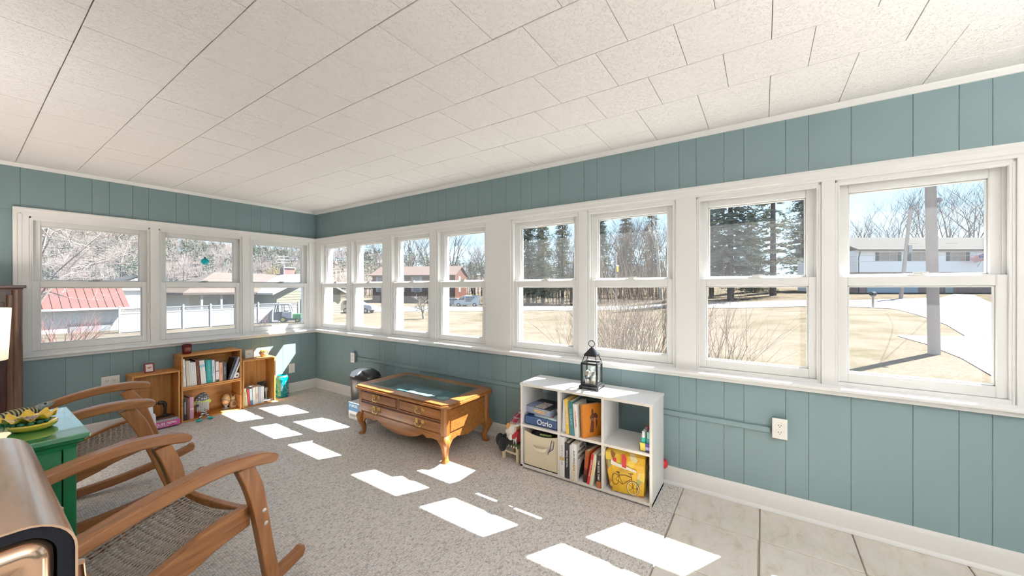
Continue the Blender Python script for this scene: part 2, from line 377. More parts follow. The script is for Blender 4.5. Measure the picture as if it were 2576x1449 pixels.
for c in WB: make_window(n, 'back', c, .62, .512); n += 1  # added windows behind the viewer, for extra light inside
# ================================================================ furniture
def text(s, size, parent, loc, rot, material, name='lettering', ext=.0004, align='CENTER', sx=1.0, bold=0):
    c = bpy.data.curves.new(name, 'FONT'); c.body = s; c.size = size; c.extrude = ext; c.align_x = align; c.align_y = 'CENTER'; c.resolution_u = 3; c.offset = bold
    t = bpy.data.objects.new('t', c); col.objects.link(t)
    dg = bpy.context.evaluated_depsgraph_get(); me = bpy.data.meshes.new_from_object(t.evaluated_get(dg))
    bpy.data.objects.remove(t); bpy.data.curves.remove(c)
    me.materials.clear(); me.materials.append(material); me.name = name
    o = bpy.data.objects.new(name, me); col.objects.link(o); o.parent = parent; o.location = loc; o.rotation_euler = rot; o.scale = (sx, 1, 1); return o
INKW = mat('white_print', (.85, .85, .83), .6); INKB = mat('black_print', (.03, .03, .035), .6); INKG = mat('gold_print', (.75, .5, .12), .5)
INKY = mat('yellow_print', (.85, .62, .06), .6); INKR = mat('red_print', (.6, .04, .04), .6)

# ---------------------------------------------------------------- coffee table with a glass display top
OAK = wood('honey_oak', (.17, .058, .012), (.36, .145, .036), 'x', 5, .32, 16, coat=.25)
OAKZ = wood('honey_oak_upright', (.17, .058, .012), (.35, .14, .035), 'z', 5, .32, 16, coat=.25)
OAKD = wood('oak_dark_edge', (.10, .028, .012), (.17, .055, .024), 'x', 5, .3, 16, coat=.3)
BRASS = mat('aged_brass', (.62, .47, .17), .28, 1)
CT = thing('coffee_table', 'oak coffee table with a glass display top, brass drawer pulls and cabriole legs', 'coffee table', (-.68, -1.845, 0), -PI/2)
LX, LY, HT = 1.145, .61, .44
def clip_rect(x0, x1, y0, y1, c): return [(x0+c, y0), (x1-c, y0), (x1, y0+c), (x1, y1-c), (x1-c, y1), (x0+c, y1), (x0, y1-c), (x0, y0+c)]
def frame_ring(mb, outer, inner, z0, z1):
    n_ = len(outer); V = [(x, y, z0) for x, y in outer] + [(x, y, z0) for x, y in inner] + [(x, y, z1) for x, y in outer] + [(x, y, z1) for x, y in inner]; F = []
    for i in range(n_):
        j = (i+1) % n_
        F += [(i, j, n_+j, n_+i), (2*n_+i, 3*n_+i, 3*n_+j, 2*n_+j), (i, 2*n_+i, 2*n_+j, j), (n_+i, n_+j, 3*n_+j, 3*n_+i)]
    mb._add(V, F)
mb = MB(); inn = clip_rect(.115, LX-.115, .095, LY-.085, .0005)
frame_ring(mb, clip_rect(.012, LX-.012, .012, LY-.012, .05), inn, HT-.012, HT)
frame_ring(mb, clip_rect(0, LX, 0, LY, .055), inn, HT-.026, HT-.012)
frame_ring(mb, clip_rect(.014, LX-.014, .014, LY-.014, .05), inn, HT-.036, HT-.026)
mb.build('top_frame', OAK, CT, bevel=.004)
TG = glass('table_glass', (.84, .93, .94), 1.3, 0)
gl = MB(); gl.box(.115, LX-.115, .095, LY-.085, HT-.007, HT-.002); gl.build('glass_top', TG, CT)
bv = MB(); frame_ring(bv, [(.118, .098), (LX-.118, .098), (LX-.118, LY-.088), (.118, LY-.088)], [(.136, .116), (LX-.136, .116), (LX-.136, LY-.106), (.136, LY-.106)], HT-.002, HT-.0012)
bv.build('glass_bevel', glass('bevel_glass', (.55, .78, .80), 5.0, .10), CT)
mb = MB(); mb.box(.11, LX-.11, .09, LY-.08, .352, .358); mb.build('display_floor', mat('blue_felt', (.16, .25, .28), .9, bump=(300, .2, .001)), CT)
bx0, bx1, by0, by1 = .048, LX-.048, .042, LY-.042
mb = MB()
mb.box(bx0+.03, bx1-.03, by0+.006, by0+.018, .175, HT-.036)             # front carcass behind the drawers
mb.box(bx0+.03, bx1-.03, by1-.018, by1-.006, .175, HT-.036); mb.box(bx0+.004, bx0+.016, by0+.03, by1-.03, .175, HT-.036); mb.box(bx1-.016, bx1-.004, by0+.03, by1-.03, .175, HT-.036)
mb.box(bx0+.02, bx1-.02, by0+.02, by1-.02, .18, .19)
mb.build('carcass', OAK, CT)
def post(x, y, nm='corner_post'):
    p = MB(); c = .014; a, b_, d, e = x-.03, x+.03, y-.03, y+.03
    p.prism([(a+c, d), (b_-c, d), (b_, d+c), (b_, e-c), (b_-c, e), (a+c, e), (a, e-c), (a, d+c)], .17, HT-.036, 'z'); return p.build(nm, OAKZ, CT)
def cab_leg(x, y, dx, dy):
    """cabriole leg: bows outward at the knee, tucks in at the ankle, kicks out at the toe"""
    prof = [(.20, .0, .033), (.175, .010, .036), (.15, .018, .036), (.12, .014, .030), (.085, .002, .023), (.05, -.006, .019), (.025, -.003, .020), (.010, .006, .026), (0, .008, .024)]
    rings = []
    for z, o_, r in prof:
        cx, cy = x+dx*o_, y+dy*o_; rings.append([(cx+r*math.copysign(abs(math.cos(t))**.6, math.cos(t)), cy+r*math.copysign(abs(math.sin(t))**.6, math.sin(t)), z) for t in [2*PI*i/14 for i in range(14)]])
    p = MB(); p.loft(rings); return p.build('leg', OAKZ, CT, smooth=60)
for x, dx in ((bx0+.022, -1), (bx1-.022, 1)):
    for y, dy in ((by0+.022, -1), (by1-.022, 1)): post(x, y); cab_leg(x, y, dx, dy)
def apron(u0, u1, n_, z_top, zs):
    pts = [(u0, z_top), (u1, z_top)]; return pts + [(u0+(u1-u0)*s, z) for s, z in reversed(zs)]
zs = [(0, .115), (.02, .122), (.045, .152), (.10, .158), (.14, .150), (.165, .145), (.19, .160), (.21, .165), (.24, .150), (.30, .128), (.38, .112), (.46, .105), (.5, .104)]
zs = zs + [(1-s, z) for s, z in reversed(zs[:-1])]
mb = MB(); mb.prism(apron(bx0+.045, bx1-.045, 0, .205, zs), by0+.002, by0+.020, 'y'); mb.build('front_apron', OAK, CT, bevel=.002, seg=1)
mb = MB(); mb.prism(apron(bx0+.045, bx1-.045, 0, .205, zs), by1-.020, by1-.002, 'y'); mb.build('rear_apron', OAK, CT)
zz = [(0, .115), (.03, .125), (.09, .155), (.2, .165), (.35, .15), (.5, .14), (.65, .15), (.8, .165), (.91, .155), (.97, .125), (1, .115)]
for xa, xb in ((bx0+.002, bx0+.018), (bx1-.018, bx1-.002)):
    mb = MB(); mb.prism(apron(by0+.045, by1-.045, 0, .205, zz), xa, xb, 'x'); mb.build('side_apron', OAK, CT)
    mb = MB(); xs_ = -.004 if xa < .2 else .004
    mb.box(xa+xs_, xb+xs_, by0+.055, by1-.055, .215, .385); mb.build('side_panel', OAK, CT, bevel=.006)
def pull(d, x, y, z):
    h = empty('drawer_pull', (x, y, z)); h.parent = d; q = MB()
    for s in (-1, 1):
        q.lathe([(0, .0), (.016, .0), (.014, .003), (.008, .005), (.007, .012), (.0, .014)], 14, (0, 0, 0)) if 0 else None
        pts = [(s*.034 + .017*math.cos(t)*(1+.12*math.cos(6*t)), .017*math.sin(t)*(1+.12*math.cos(6*t))) for t in [2*PI*i/24 for i in range(24)]]
        q.prism(pts, -.003, 0, 'y'); q.ball((s*.034, -.006, 0), (.008, .008, .008), 8, 6)
    pts = [(-.034, -.010, 0), (-.036, -.014, -.010), (-.028, -.018, -.026), (-.014, -.020, -.033), (0, -.020, -.031), (.014, -.020, -.033), (.028, -.018, -.026), (.036, -.014, -.010), (.034, -.010, 0)]
    q.tube(pts, [.004, .004, .005, .0055, .0045, .0055, .005, .004, .004], 7)
    o = q.build('drawer_pull', BRASS, d, smooth=50, loc=(x, y, z)); bpy.data.objects.remove(h); return o
def drawer(u0, u1, z0, z1, pulls):
    m2 = MB(); e = by0; b_ = .012                     # raised front with sloped edges
    o_ = [(u0, z0), (u1, z0), (u1, z1), (u0, z1)]; i_ = [(u0+b_, z0+b_), (u1-b_, z0+b_), (u1-b_, z1-b_), (u0+b_, z1-b_)]
    V = [(x, e+.008, z) for x, z in o_] + [(x, e+.002, z) for x, z in o_] + [(x, e-.010, z) for x, z in i_]
    F = [(0, 1, 2, 3)] + [(i, (i+1) % 4, 4+(i+1) % 4, 4+i) for i in range(4)] + [(4+i, 4+(i+1) % 4, 8+(i+1) % 4, 8+i) for i in range(4)] + [(8, 9, 10, 11)]
    m2._add(V, F); m2.m = [0]*5+[1]*4+[0]; d = m2.build('drawer', [OAK, OAKD], CT)
    for x in pulls: pull(d, x, e-.010, (z0+z1)/2+.012)
xm = LX/2
drawer(bx0+.032, xm-.012, .308, .398, [bx0+.26]); drawer(xm+.012, bx1-.032, .308, .398, [bx1-.26])
drawer(bx0+.032, bx1-.032, .210, .300, [bx0+.26, bx1-.26])
mb = MB(); mb.box(xm-.010, xm+.010, by0-.002, by0+.008, .304, .40); mb.box(bx0+.03, bx1-.03, by0-.002, by0+.008, .301, .307); mb.build('drawer_rail', OAK, CT)
# things kept in the display: positions in the table's frame -> world
def ctw(u, v, z): return (-.68+v, -1.845-u, z)
SHELL = mat('sea_shell', (.74, .66, .58), .4, var=(40, .25))
def conch(loc, s, rz, name, label, mt=None):
    m2 = MB(); rings = []
    for k in range(9):
        t = k/8; r = s*(.06+.94*math.sin(PI*min(1, t*1.25+.02))**.8*(1-.35*t)) * (1 if k not in (0,) else .2); r *= .55
        rings.append([(s*(2.2*t-1.1), r*math.cos(a)*(1+.10*math.cos(5*a+k)), r*.8*(1+math.sin(a)*(1+.10*math.cos(5*a+k)))) for a in [2*PI*i/12 for i in range(12)]])
    m2.loft(rings); o = m2.build(name, mt or SHELL, smooth=50, loc=loc, rot=(0, 0, rz)); return tag(o, label, 'shell')
conch(ctw(.765, .30, .358), .035, .6, 'conch_shell', 'large white conch shell under the glass of the coffee table')
tin = tag(empty('round_tin', ctw(.905, .215, .358)), 'round white lidded tin under the table glass', 'tin')
MB().lathe([(0, 0), (.056, 0), (.056, .038), (0, .038)], 28).build('body', mat('tin_grey', (.55, .58, .58), .5), tin, smooth=40)
MB().lathe([(0, .037), (.058, .037), (.058, .046), (.054, .05), (0, .05)], 28).build('lid', mat('tin_lid', (.72, .73, .70), .5), tin, smooth=40)
random.seed(11)
for k_, (u, v, s, nm, lb) in enumerate([(.60, .20, .020, 'sea_shell', 'small curled shell left of the white conch under the glass'), (.52, .17, .018, 'sea_shell', 'cluster of pale shells near the front rim under the glass'), (.56, .155, .014, 'sea_shell', 'tiny pale shell beside the cluster at the front of the glass')]):
    conch(ctw(u, v, .358), s, random.uniform(0, 3), nm, lb, mat('white_shell', (.8, .78, .7), .4))
cl = MB(); g_ = 14
for i in range(g_):
    for j in range(g_): cl.v.append((i/(g_-1)*.32, j/(g_-1)*.26, .004+.012*abs(noise.noise((i*.5, j*.5, 3)))))
for i in range(g_-1):
    for j in range(g_-1): cl.f.append((i*g_+j, (i+1)*g_+j, (i+1)*g_+j+1, i*g_+j+1)); cl.m.append(0)
cl = cl.build('lace_cloth', mat('pale_cloth', (.45, .5, .5), .9), smooth=80, loc=(*ctw(.40, .16, .358)[:2], .358), rot=(0, 0, -PI/2+.2)); tag(cl, 'pale crumpled cloth spread under the coffee table glass', 'cloth')
dw = MB(); dw.tube([(0, 0, .008), (.06, .02, .012), (.12, .01, .01)], [.008, .012, .005], 8); tag(dw.build('driftwood', mat('driftwood', (.35, .30, .26), .9), smooth=60, loc=ctw(.66, .24, .358), rot=(0, 0, -1.0)), 'small piece of driftwood beside the conch under the glass', 'driftwood')

# ---------------------------------------------------------------- white six-cube shelf
MELA = mat('white_melamine', (.80, .79, .79), .35); MELE = mat('melamine_edge', (.72, .66, .60), .5)
SH = thing('cube_shelf', 'low white open-backed shelf with six cubes', 'shelf', (-.375, -3.432, 0), -PI/2)
SW, SD, SHH, tk = .915, .30, .612, .016
def board(x0, x1, z0, z1, nm, y0=0, y1=SD):
    m2 = MB(); m2.box(x0, x1, y0+.001, y1, z0, z1, 0); m2.box(x0, x1, y0, y0+.001, z0, z1, 1); return m2.build(nm, [MELA, MELE], SH)
board(-.004, SW+.004, SHH-tk, SHH, 'top_board', -.004); board(0, SW, .012, .012+tk, 'bottom_board')
c1, c2 = .296, .604; zmid = .318
board(0, tk, 0, SHH-tk, 'side_panel'); board(SW-tk, SW, 0, SHH-tk, 'side_panel')
board(c1, c1+tk, .028, SHH-tk, 'divider'); board(c2, c2+tk, .028, SHH-tk, 'divider')
board(tk, c1, zmid-tk, zmid, 'shelf_board'); board(c1+tk, c2, zmid-tk, zmid, 'shelf_board'); board(c2+tk, SW-tk, zmid-tk, zmid, 'shelf_board')
z1s, z2s = .028, zmid
def shw(u, v, z): return (-.375+v, -3.432-u, z)

PAGE = mat('book_pages', (.72, .63, .48), .9, bump=(200, .2, .001)); PAGEW = mat('book_pages_white', (.82, .79, .72), .9)
def colmat(c, rough=.45):
    nm = 'cover_%02x%02x%02x' % tuple(int(255*x) for x in c); return mat(nm, c, rough)
def book(loc, rz, th, h, dp, cover, label, lean=0, spine=None, pages=None, group=None, title=None, tcol=None, tsize=None, bands=(), title_flip=False, cat='book'):
    """spine faces local -y; x thickness, z height; lean turns about the y axis"""
    b = thing('book', label, cat, loc, 0, group, rot=(0, lean, rz)); cm_ = colmat(cover); sm_ = colmat(spine) if spine else cm_
    m2 = MB(); t = .0025
    m2.box(0, t, .001, dp, 0, h, 0); m2.box(th-t, th, .001, dp, 0, h, 0)
    m2.prism([(0, .002), (0, -.001), (th*.5, -.003), (th, -.001), (th, .002)], 0, h, 'z', 1)
    m2.build('cover', [cm_, sm_], b)
    MB().box(t, th-t, .003, dp-.004, .003, h-.003).build('pages', pages or PAGE, b)
    if title:
        text(title, tsize or th*.6, b, (th/2, -.0036, h*.55), (PI/2, PI/2, 0), tcol or INKW)
    for (f0, f1, c) in bands:
        m2 = MB(); m2.box(.0006, th-.0006, -.0037, -.0012, h*f0, h*f1); m2.build('spine_band', colmat(c), b)
    return b
RZ = -PI/2
# upper middle cube
g1 = 'books in the upper middle cube'
z = z2s
book(shw(.322, .02, z), RZ, .030, .222, .16, (.72, .73, .78), 'tall white and blue paperback at the left in the upper middle cube', .03, group=g1, pages=PAGEW, bands=((.0, .0001, (.7, .7, .7)),))
book(shw(.357, .01, z), RZ, .023, .232, .16, (.80, .48, .05), 'yellow-orange book with white spine lettering in the upper middle cube', -.05, group=g1, title='LIGHT WE LOST', tcol=INKW, tsize=.017)
book(shw(.385, .005, z), RZ, .034, .222, .16, (.05, .18, .20), 'dark teal novel with a gold moon spine in the upper middle cube', -.06, group=g1, title='THE ISLAND', tcol=mat('teal_print', (.35, .62, .6), .5), tsize=.020)
book(shw(.424, .0, z), RZ, .028, .212, .16, (.78, .76, .72), 'white paperback with coloured spine dots in the upper middle cube', -.07, group=g1, title='THE LIGHT BETWEEN', tcol=INKR, tsize=.011)
_a = book(shw(.462, .015, z), RZ-.62, .026, .212, .14, (.50, .17, .012), 'orange hardback with a dark figure on its cover standing at an angle', -.05, group=g1)
def on_cover(b, th): return b
f_ = MB(); fig = [(.05, .03), (.062, .10), (.055, .13), (.068, .15), (.066, .17), (.074, .185), (.082, .170), (.080, .15), (.10, .155), (.115, .13), (.11, .08), (.10, .05), (.098, .12), (.085, .125), (.082, .06), (.078, .03)]
f_.prism(fig, .0262, .0268, 'x'); f_.build('cover_figure', mat('cover_figure_brown', (.10, .025, .012), .6), _a)
text('Angel', .032, _a, (.027, .078, .115), (PI/2, 0, PI/2), mat('cover_script', (.45, .22, .12), .6), 'cover_script')
tw = MB(); tw.tube([(0, 0, .004), (.03, .004, .004), (.055, .0, .004)], .003, 6); tag(tw.build('twig', mat('twig_tan', (.45, .30, .15), .8), loc=shw(.53, .06, z2s), rot=(0, 0, -1.2)), 'small brown twig lying beside the orange book', 'twig')
# lower middle cube
g2 = 'books in the lower middle cube'; z = z1s
book(shw(.314, -.002, z), RZ, .036, .268, .18, (.76, .75, .74), 'tall white book with a gold spine emblem next to the fabric bin', 0, group=g2, pages=PAGEW, title='GAME CHANGER', tcol=mat('grey_print', (.35, .35, .36), .6), tsize=.018, bands=((.42, .50, (.55, .38, .14)),))
book(shw(.353, -.002, z), RZ, .031, .236, .16, (.02, .02, .022), 'black hardback with white spine lettering in the lower middle cube', 0, group=g2, title='BEING MORTAL', tcol=INKW, tsize=.016)
book(shw(.386, .0, z), RZ, .012, .226, .16, (.70, .68, .66), 'slim pale book squeezed between the black and the white hardbacks', 0, group=g2, pages=PAGEW)
_l = book(shw(.400, -.002, z), RZ, .038, .240, .16, (.78, .77, .76), 'thick white hardback with black and gold spine lettering', .0, group=g2, title='ALEX FERGUSON', tcol=INKB, tsize=.017)
text('LEADING', .030, _l, (.019, -.0038, .055), (PI/2, PI/2, 0), INKG)
for t_, zz_, s_ in (('ALEX', .21, .030), ('FERGUSON', .18, .024), ('LEADING', .145, .028)): text(t_, s_, _l, (.0385, .078, zz_), (PI/2, 0, PI/2), INKB, 'cover_lettering', bold=.0006)
f_ = MB(); f_.prism([(.03, .004), (.05, .06), (.07, .085), (.095, .105), (.12, .10), (.145, .06), (.155, .004)], .0382, .0387, 'x'); f_.build('cover_portrait', mat('cover_dark_suit', (.05, .05, .07), .6), _l)
book(shw(.472, .02, z), RZ-.18, .026, .212, .15, (.42, .11, .015), 'orange and black novel with red lettering leaning in the lower middle cube', .10, spine=(.32, .10, .02), group=g2, title='PACHINKO', tcol=INKR, tsize=.024, bands=((.0, .45, (.03, .012, .012)),))
book(shw(.505, .005, z), RZ, .018, .205, .15, (.55, .025, .03), 'slim red paperback leaning in the lower middle cube', .16, group=g2, title='SECRETS OF A CHARMED', tcol=INKW, tsize=.010)
book(shw(.524, .0, z), RZ, .022, .210, .15, (.70, .66, .48), 'cream and yellow paperback leaning beside the slim red one', .16, group=g2, title='EAST ABBEY', tcol=INKY, tsize=.018)
_t = book(shw(.574, -.001, z), RZ, .027, .205, .15, (.025, .015, .015), 'dark brown paperback standing against the right divider of the middle cube', -.0, group=g2, title='THE BOOK THIEF', tcol=INKW, tsize=.016, bands=((.0, .2, (.40, .12, .04)),))
# board games
def game_box(name, label, u0, u1, v0, v1, z0, z1, cs, ct, rz=0):
    b = thing(name, label, 'board game', shw((u0+u1)/2, (v0+v1)/2, z0), RZ+rz); a, d, h = (u1-u0)/2, (v1-v0)/2, z1-z0
    MB().box(-a+.002, a-.002, -d+.002, d-.002, 0, h*.5).build('box_base', colmat(tuple(x*.6 for x in cs)), b)
    m2 = MB(); m2.box(-a, a, -d, d, h*.12, h-.001, 0); m2.box(-a, a, -d, d, h-.001, h, 1); m2.build('lid', [colmat(cs), colmat(ct)], b)
    return b, a, d, h
b, a, d, h = game_box('game_box', 'dark blue board game box with white lettering at the bottom of the stack', .022, .286, .02, .27, z2s, z2s+.058, (.02, .055, .17), (.025, .07, .22))
text('Otrio', .052, b, (.03, -d-.0006, h*.52), (PI/2, 0, 0), INKW, bold=.0005)
m2 = MB(); frame = [(-a+.012, h*.2), (a-.012, h*.2), (a-.012, h*.92), (-a+.012, h*.92)]
for (x0, z0), (x1, z1) in zip(frame, frame[1:]+frame[:1]): m2.tube([(x0, -d-.0004, z0), (x1, -d-.0004, z1)], .0006, 4)
m2.build('border_line', mat('pale_blue_print', (.35, .45, .6), .6), b)
b, a, d, h = game_box('game_box', 'flat white and teal game box under the word game', .10, .29, .035, .25, z2s+.058, z2s+.072, (.55, .68, .72), (.62, .74, .76), -.12)
m2 = MB()
for i_ in range(7): m2.box(-.08+i_*.02, -.066+i_*.02, -d+.02+.02*(i_ % 3), -d+.034+.02*(i_ % 3), h, h+.0005)
m2.build('lid_print', INKR, b)['kind'] = 'stuff'
b, a, d, h = game_box('game_box', 'dark word game box with a white panel and orange lettering on top of the stack', .022, .235, .04, .25, z2s+.072, z2s+.122, (.25, .28, .38), (.035, .033, .045), -.10)
text('WORDS', .026, b, (.015, -d-.0006, h*.5), (PI/2, 0, 0), mat('orange_print', (.75, .42, .10), .6), bold=.001)
m2 = MB(); m2.box(-.035, .045, -d+.012, -d+.14, h, h+.0006); m2.build('lid_panel', mat('panel_pink', (.62, .54, .52), .6), b)
m2 = MB(); random.seed(3)
for i_ in range(14): x_, y_ = random.uniform(-.03, .035), random.uniform(-d+.02, -d+.125); m2.box(x_, x_+.009, y_, y_+.006, h+.0006, h+.0009)
m2.build('lid_letters', INKB, b)['kind'] = 'stuff'
m2 = MB(); m2.box(-a+.004, -.04, -d+.004, -d+.13, h, h+.0005); m2.build('lid_blue_stripe', colmat((.2, .26, .4)), b)
b, a, d, h = game_box('game_box', 'small black game box with white letters at the back of the stack', .205, .288, .12, .27, z2s+.072, z2s+.128, (.02, .02, .025), (.03, .03, .035), .1)
m2 = MB()
for i_ in range(5): m2.box(-a+.008+.013*i_, -a+.017+.013*i_, -d-.0006, -d, h*.25+.006*(i_ % 2), h*.75)
m2.build('side_print', INKW, b)['kind'] = 'stuff'
# fabric bin
CANV = mat('cream_canvas', (.66, .57, .42), .9, bump=(500, .3, .001))
FB = thing('storage_bin', 'cream fabric storage bin with a loop handle', 'storage bin', shw(.157, .01, z1s), RZ)
m2 = MB(); n_ = 16; hw, dp, hh = .132, .27, .245
fr = [(-hw+2*hw*i/n_, hh-.022*math.sin(PI*i/n_)) for i in range(n_+1)]
m2.prism([(-hw, 0), (hw, 0)] + fr[::-1], 0, .006, 'y'); m2.box(-hw, hw, dp-.006, dp, 0, hh); m2.box(-hw, -hw+.006, .006, dp-.006, 0, hh); m2.box(hw-.006, hw, .006, dp-.006, 0, hh); m2.box(-hw, hw, 0, dp, 0, .006)
m2.build('bin_body', CANV, FB)
m2 = MB(); pts = [(-.052, -.001, .150), (-.050, -.012, .146), (-.03, -.020, .141), (0, -.022, .139), (.03, -.020, .141), (.050, -.012, .146), (.052, -.001, .150)]
rings = [[(x, y-.001, z-.010), (x, y+.001, z-.010), (x, y+.001, z+.010), (x, y-.001, z+.010)] for x, y, z in pts]; m2.loft(rings); m2.build('handle', mat('canvas_strap', (.72, .64, .50), .9), FB)
random.seed(8)
for i_, (cx, cy, cz, r_, c, lb) in enumerate([(-.05, .10, .19, .075, (.02, .02, .025), 'black knit cap heaped in the fabric bin'), (.03, .12, .185, .07, (.025, .03, .022), 'dark cloth bundle in the fabric bin'), (.09, .10, .19, .04, (.40, .03, .03), 'red ball of cloth in the fabric bin'), (-.09, .06, .185, .04, (.30, .14, .05), 'brown leather glove in the fabric bin'), (.10, .05, .18, .035, (.30, .10, .03), 'rust coloured cloth at the right of the fabric bin')]):
    m2 = MB(); m2.ball((0, 0, 0), (r_, r_*.9, r_*.55), 14, 9, fn=lambda p: p*(1+.35*noise.noise(p*22)))
    p = Matrix.Rotation(RZ, 3, 'Z') @ Vector((cx, cy, cz)); tag(m2.build('cloth_bundle', colmat(c, .9), smooth=70, loc=(FB.location.x+p.x, FB.location.y+p.y, z1s+p.z)), lb, 'cloth')
m2 = MB(); m2.tube([(.095, .04, .22), (.092, .002, .224), (.088, -.004, .20), (.080, -.006, .16), (.068, -.006, .135), (.062, -.006, .118)], .0022, 6); m2.tube([(.108, .04, .22), (.105, .002, .222), (.108, -.004, .20), (.104, -.006, .165), (.085, -.006, .148), (.068, -.006, .135)], .0022, 6)
o = m2.build('drawstring', mat('navy_cord', (.02, .025, .09), .8), smooth=60, loc=FB.location, rot=(0, 0, RZ)); tag(o, 'navy drawstring hanging over the front of the fabric bin', 'cord')
tube_c = MB(); tube_c.tube([(-.02, .03, .23), (.03, .05, .222), (.05, .07, .218)], .006, 6); tag(tube_c.build('green_band', mat('lime_band', (.35, .45, .12), .6), smooth=60, loc=FB.location, rot=(0, 0, RZ)), 'lime green band lying on the cloth in the bin', 'band')
# paint bottles in a card tray
PT = thing('paint_tray', 'yellow and purple card tray holding paint bottles', 'tray', shw(.838, .018, z2s), RZ)
m2 = MB(); m2.box(0, .032, 0, .004, 0, .05, 0); m2.box(.032, .062, 0, .004, 0, .05, 1); m2.box(0, .003, 0, .17, 0, .04, 0); m2.box(.059, .062, 0, .17, 0, .04, 1); m2.box(0, .062, 0, .17, 0, .003, 0); m2.build('tray_card', [mat('tray_yellow', (.72, .62, .10), .6), mat('tray_purple', (.10, .06, .25), .6)], PT)
cols = [(.08, .50, .40), (.10, .42, .45), (.35, .50, .20), (.10, .14, .45), (.55, .10, .15), (.55, .25, .35), (.6, .05, .08), (.4, .4, .45)]
nmc = ['mint green', 'teal', 'olive', 'blue', 'crimson', 'rose', 'red', 'grey']; caps = [(.82, .84, .82), (.35, .65, .68), (.50, .58, .45), (.25, .32, .55), (.60, .35, .38), (.55, .3, .35), (.5, .1, .12), (.6, .6, .6)]
for i_ in range(8):
    x_, y_ = .017+.029*(i_ % 2), .022+.036*(i_//2); p = Matrix.Rotation(RZ, 3, 'Z') @ Vector((x_, y_, .004)); pl = PT.location
    bt = thing('paint_bottle', '%s craft paint bottle, %s of the card tray' % (nmc[i_], ['front left', 'front right', 'second row left', 'second row right', 'third row left', 'third row right', 'back row left', 'back row right'][i_]), 'paint bottle', (pl.x+p.x, pl.y+p.y, pl.z+p.z), 0, 'craft paint bottles')
    MB().lathe([(0, 0), (.0135, 0), (.014, .004), (.014, .066), (.011, .074), (.008, .078), (0, .078)], 16).build('bottle_body', colmat(cols[i_], .4), bt, smooth=50)
    MB().lathe([(.0105, .074), (.011, .076), (.0095, .108), (.008, .110), (0, .110)], 16).build('cap', colmat(caps[i_], .5), bt, smooth=50)
m2 = MB(); m2.box(.033, .059, -.0006, 0, .012, .03); m2.build('tray_label', mat('label_lilac', (.45, .40, .62), .6), PT)

# printed bag with a bicycle
def bag_mat():
    m = bpy.data.materials.new('bag_print'); m.use_nodes = True; nt = m.node_tree; b = nt.nodes['Principled BSDF']; L = nt.links.new
    tc = node(nt, 'ShaderNodeTexCoord'); v = node(nt, 'ShaderNodeTexVoronoi'); v.inputs['Scale'].default_value = 22; L(tc.outputs['Object'], v.inputs['Vector'])
    s_ = node(nt, 'ShaderNodeSeparateColor'); L(v.outputs['Color'], s_.inputs[0]); r = node(nt, 'ShaderNodeValToRGB'); r.color_ramp.interpolation = 'CONSTANT'; e = r.color_ramp.elements
    e[0].position = 0; e[0].color = (.62, .36, .02, 1); e[1].position = .3; e[1].color = (.25, .10, .03, 1)
    for p, c in ((.42, (.68, .48, .06)), (.6, (.45, .20, .03)), (.72, (.30, .32, .10)), (.82, (.60, .50, .30)), (.92, (.06, .03, .02))): x = e.new(p); x.color = (*c, 1)
    L(s_.outputs[0], r.inputs[0]); L(r.outputs[0], b.inputs['Base Color']); b.inputs['Roughness'].default_value = .45; return m
BAG = bag_mat(); BY = mat('bag_yellow', (.56, .33, .012), .45, var=(9, .45)); BGR = mat('bag_red', (.42, .02, .02), .5)
BG = thing('shopping_bag', 'yellow printed shopping bag with a bicycle on its side', 'bag', shw(.752, .022, z1s), RZ+.10)
m2 = MB(); hw, dp, hh = .108, .17, .262
rings = []
for z_, sx_, sy_, ox in ((0, .90, .95, .01), (.04, .95, 1, .005), (.12, 1.04, 1.05, 0), (.19, 1.10, 1.0, -.006), (.232, 1.12, .85, -.008), (.252, 1.0, .55, -.004), (.262, .80, .32, .0)):
    cy = dp/2; rings.append([(ox+x*hw*sx_+.004*noise.noise((x*3, y*3, z_*30)), cy+y*dp/2*sy_, z_) for x, y in ((-1, -1), (-.6, -1.02), (-.2, -1.04), (.2, -1.04), (.6, -1.02), (1, -1), (1.03, -.3), (1.03, .3), (1, 1), (0, 1), (-1, 1), (-1.03, .3), (-1.03, -.3))])
m2.loft(rings); m2.build('bag_body', BAG, BG, bevel=.004)
m2 = MB(); m2.prism([(-.078, .012), (.062, .01), (.066, .165), (-.080, .175)], -.010, -.004, 'y'); m2.build('front_panel', BY, BG)
m2 = MB(); m2.prism([(-.088, .172), (-.086, .205), (-.05, .185), (0, .178), (.05, .165), (.066, .16), (.066, .150), (.0, .158), (-.05, .165)], -.012, -.0105, 'y'); m2.build('white_band', mat('bag_cream', (.66, .60, .50), .5), BG)
m2 = MB(); m2.prism([(-.02, .17), (.005, .165), (.008, .225), (-.002, .25), (-.02, .25)], -.014, -.012, 'y'); m2.prism([(-.075, .195), (-.055, .19), (-.055, .215), (-.075, .22)], -.013, -.011, 'y'); m2.build('red_ribbon', BGR, BG)
m2 = MB()                                           # the bicycle
def ring2(cx, cz, r, w, n=26, sxx=1): m2.tube([(cx+sxx*r*math.cos(2*PI*i/n), -.0115, cz+r*math.sin(2*PI*i/n)) for i in range(n)], w, 5, closed=True)
ring2(.045, .052, .042, .0016, sxx=.85); ring2(-.060, .085, .034, .0014, sxx=.6)
for i_ in range(5): a_ = i_*1.25; m2.tube([(.045, -.0115, .052), (.045+.034*math.cos(a_), -.0115, .052+.04*math.sin(a_))], .0009, 4)
m2.tube([(.045, -.0115, .052), (.036, -.0115, .12), (.03, -.0115, .135)], .0018, 5); m2.tube([(.036, -.0115, .115), (.0, -.0115, .122), (-.038, -.0115, .115), (-.045, -.0115, .128)], .002, 5)
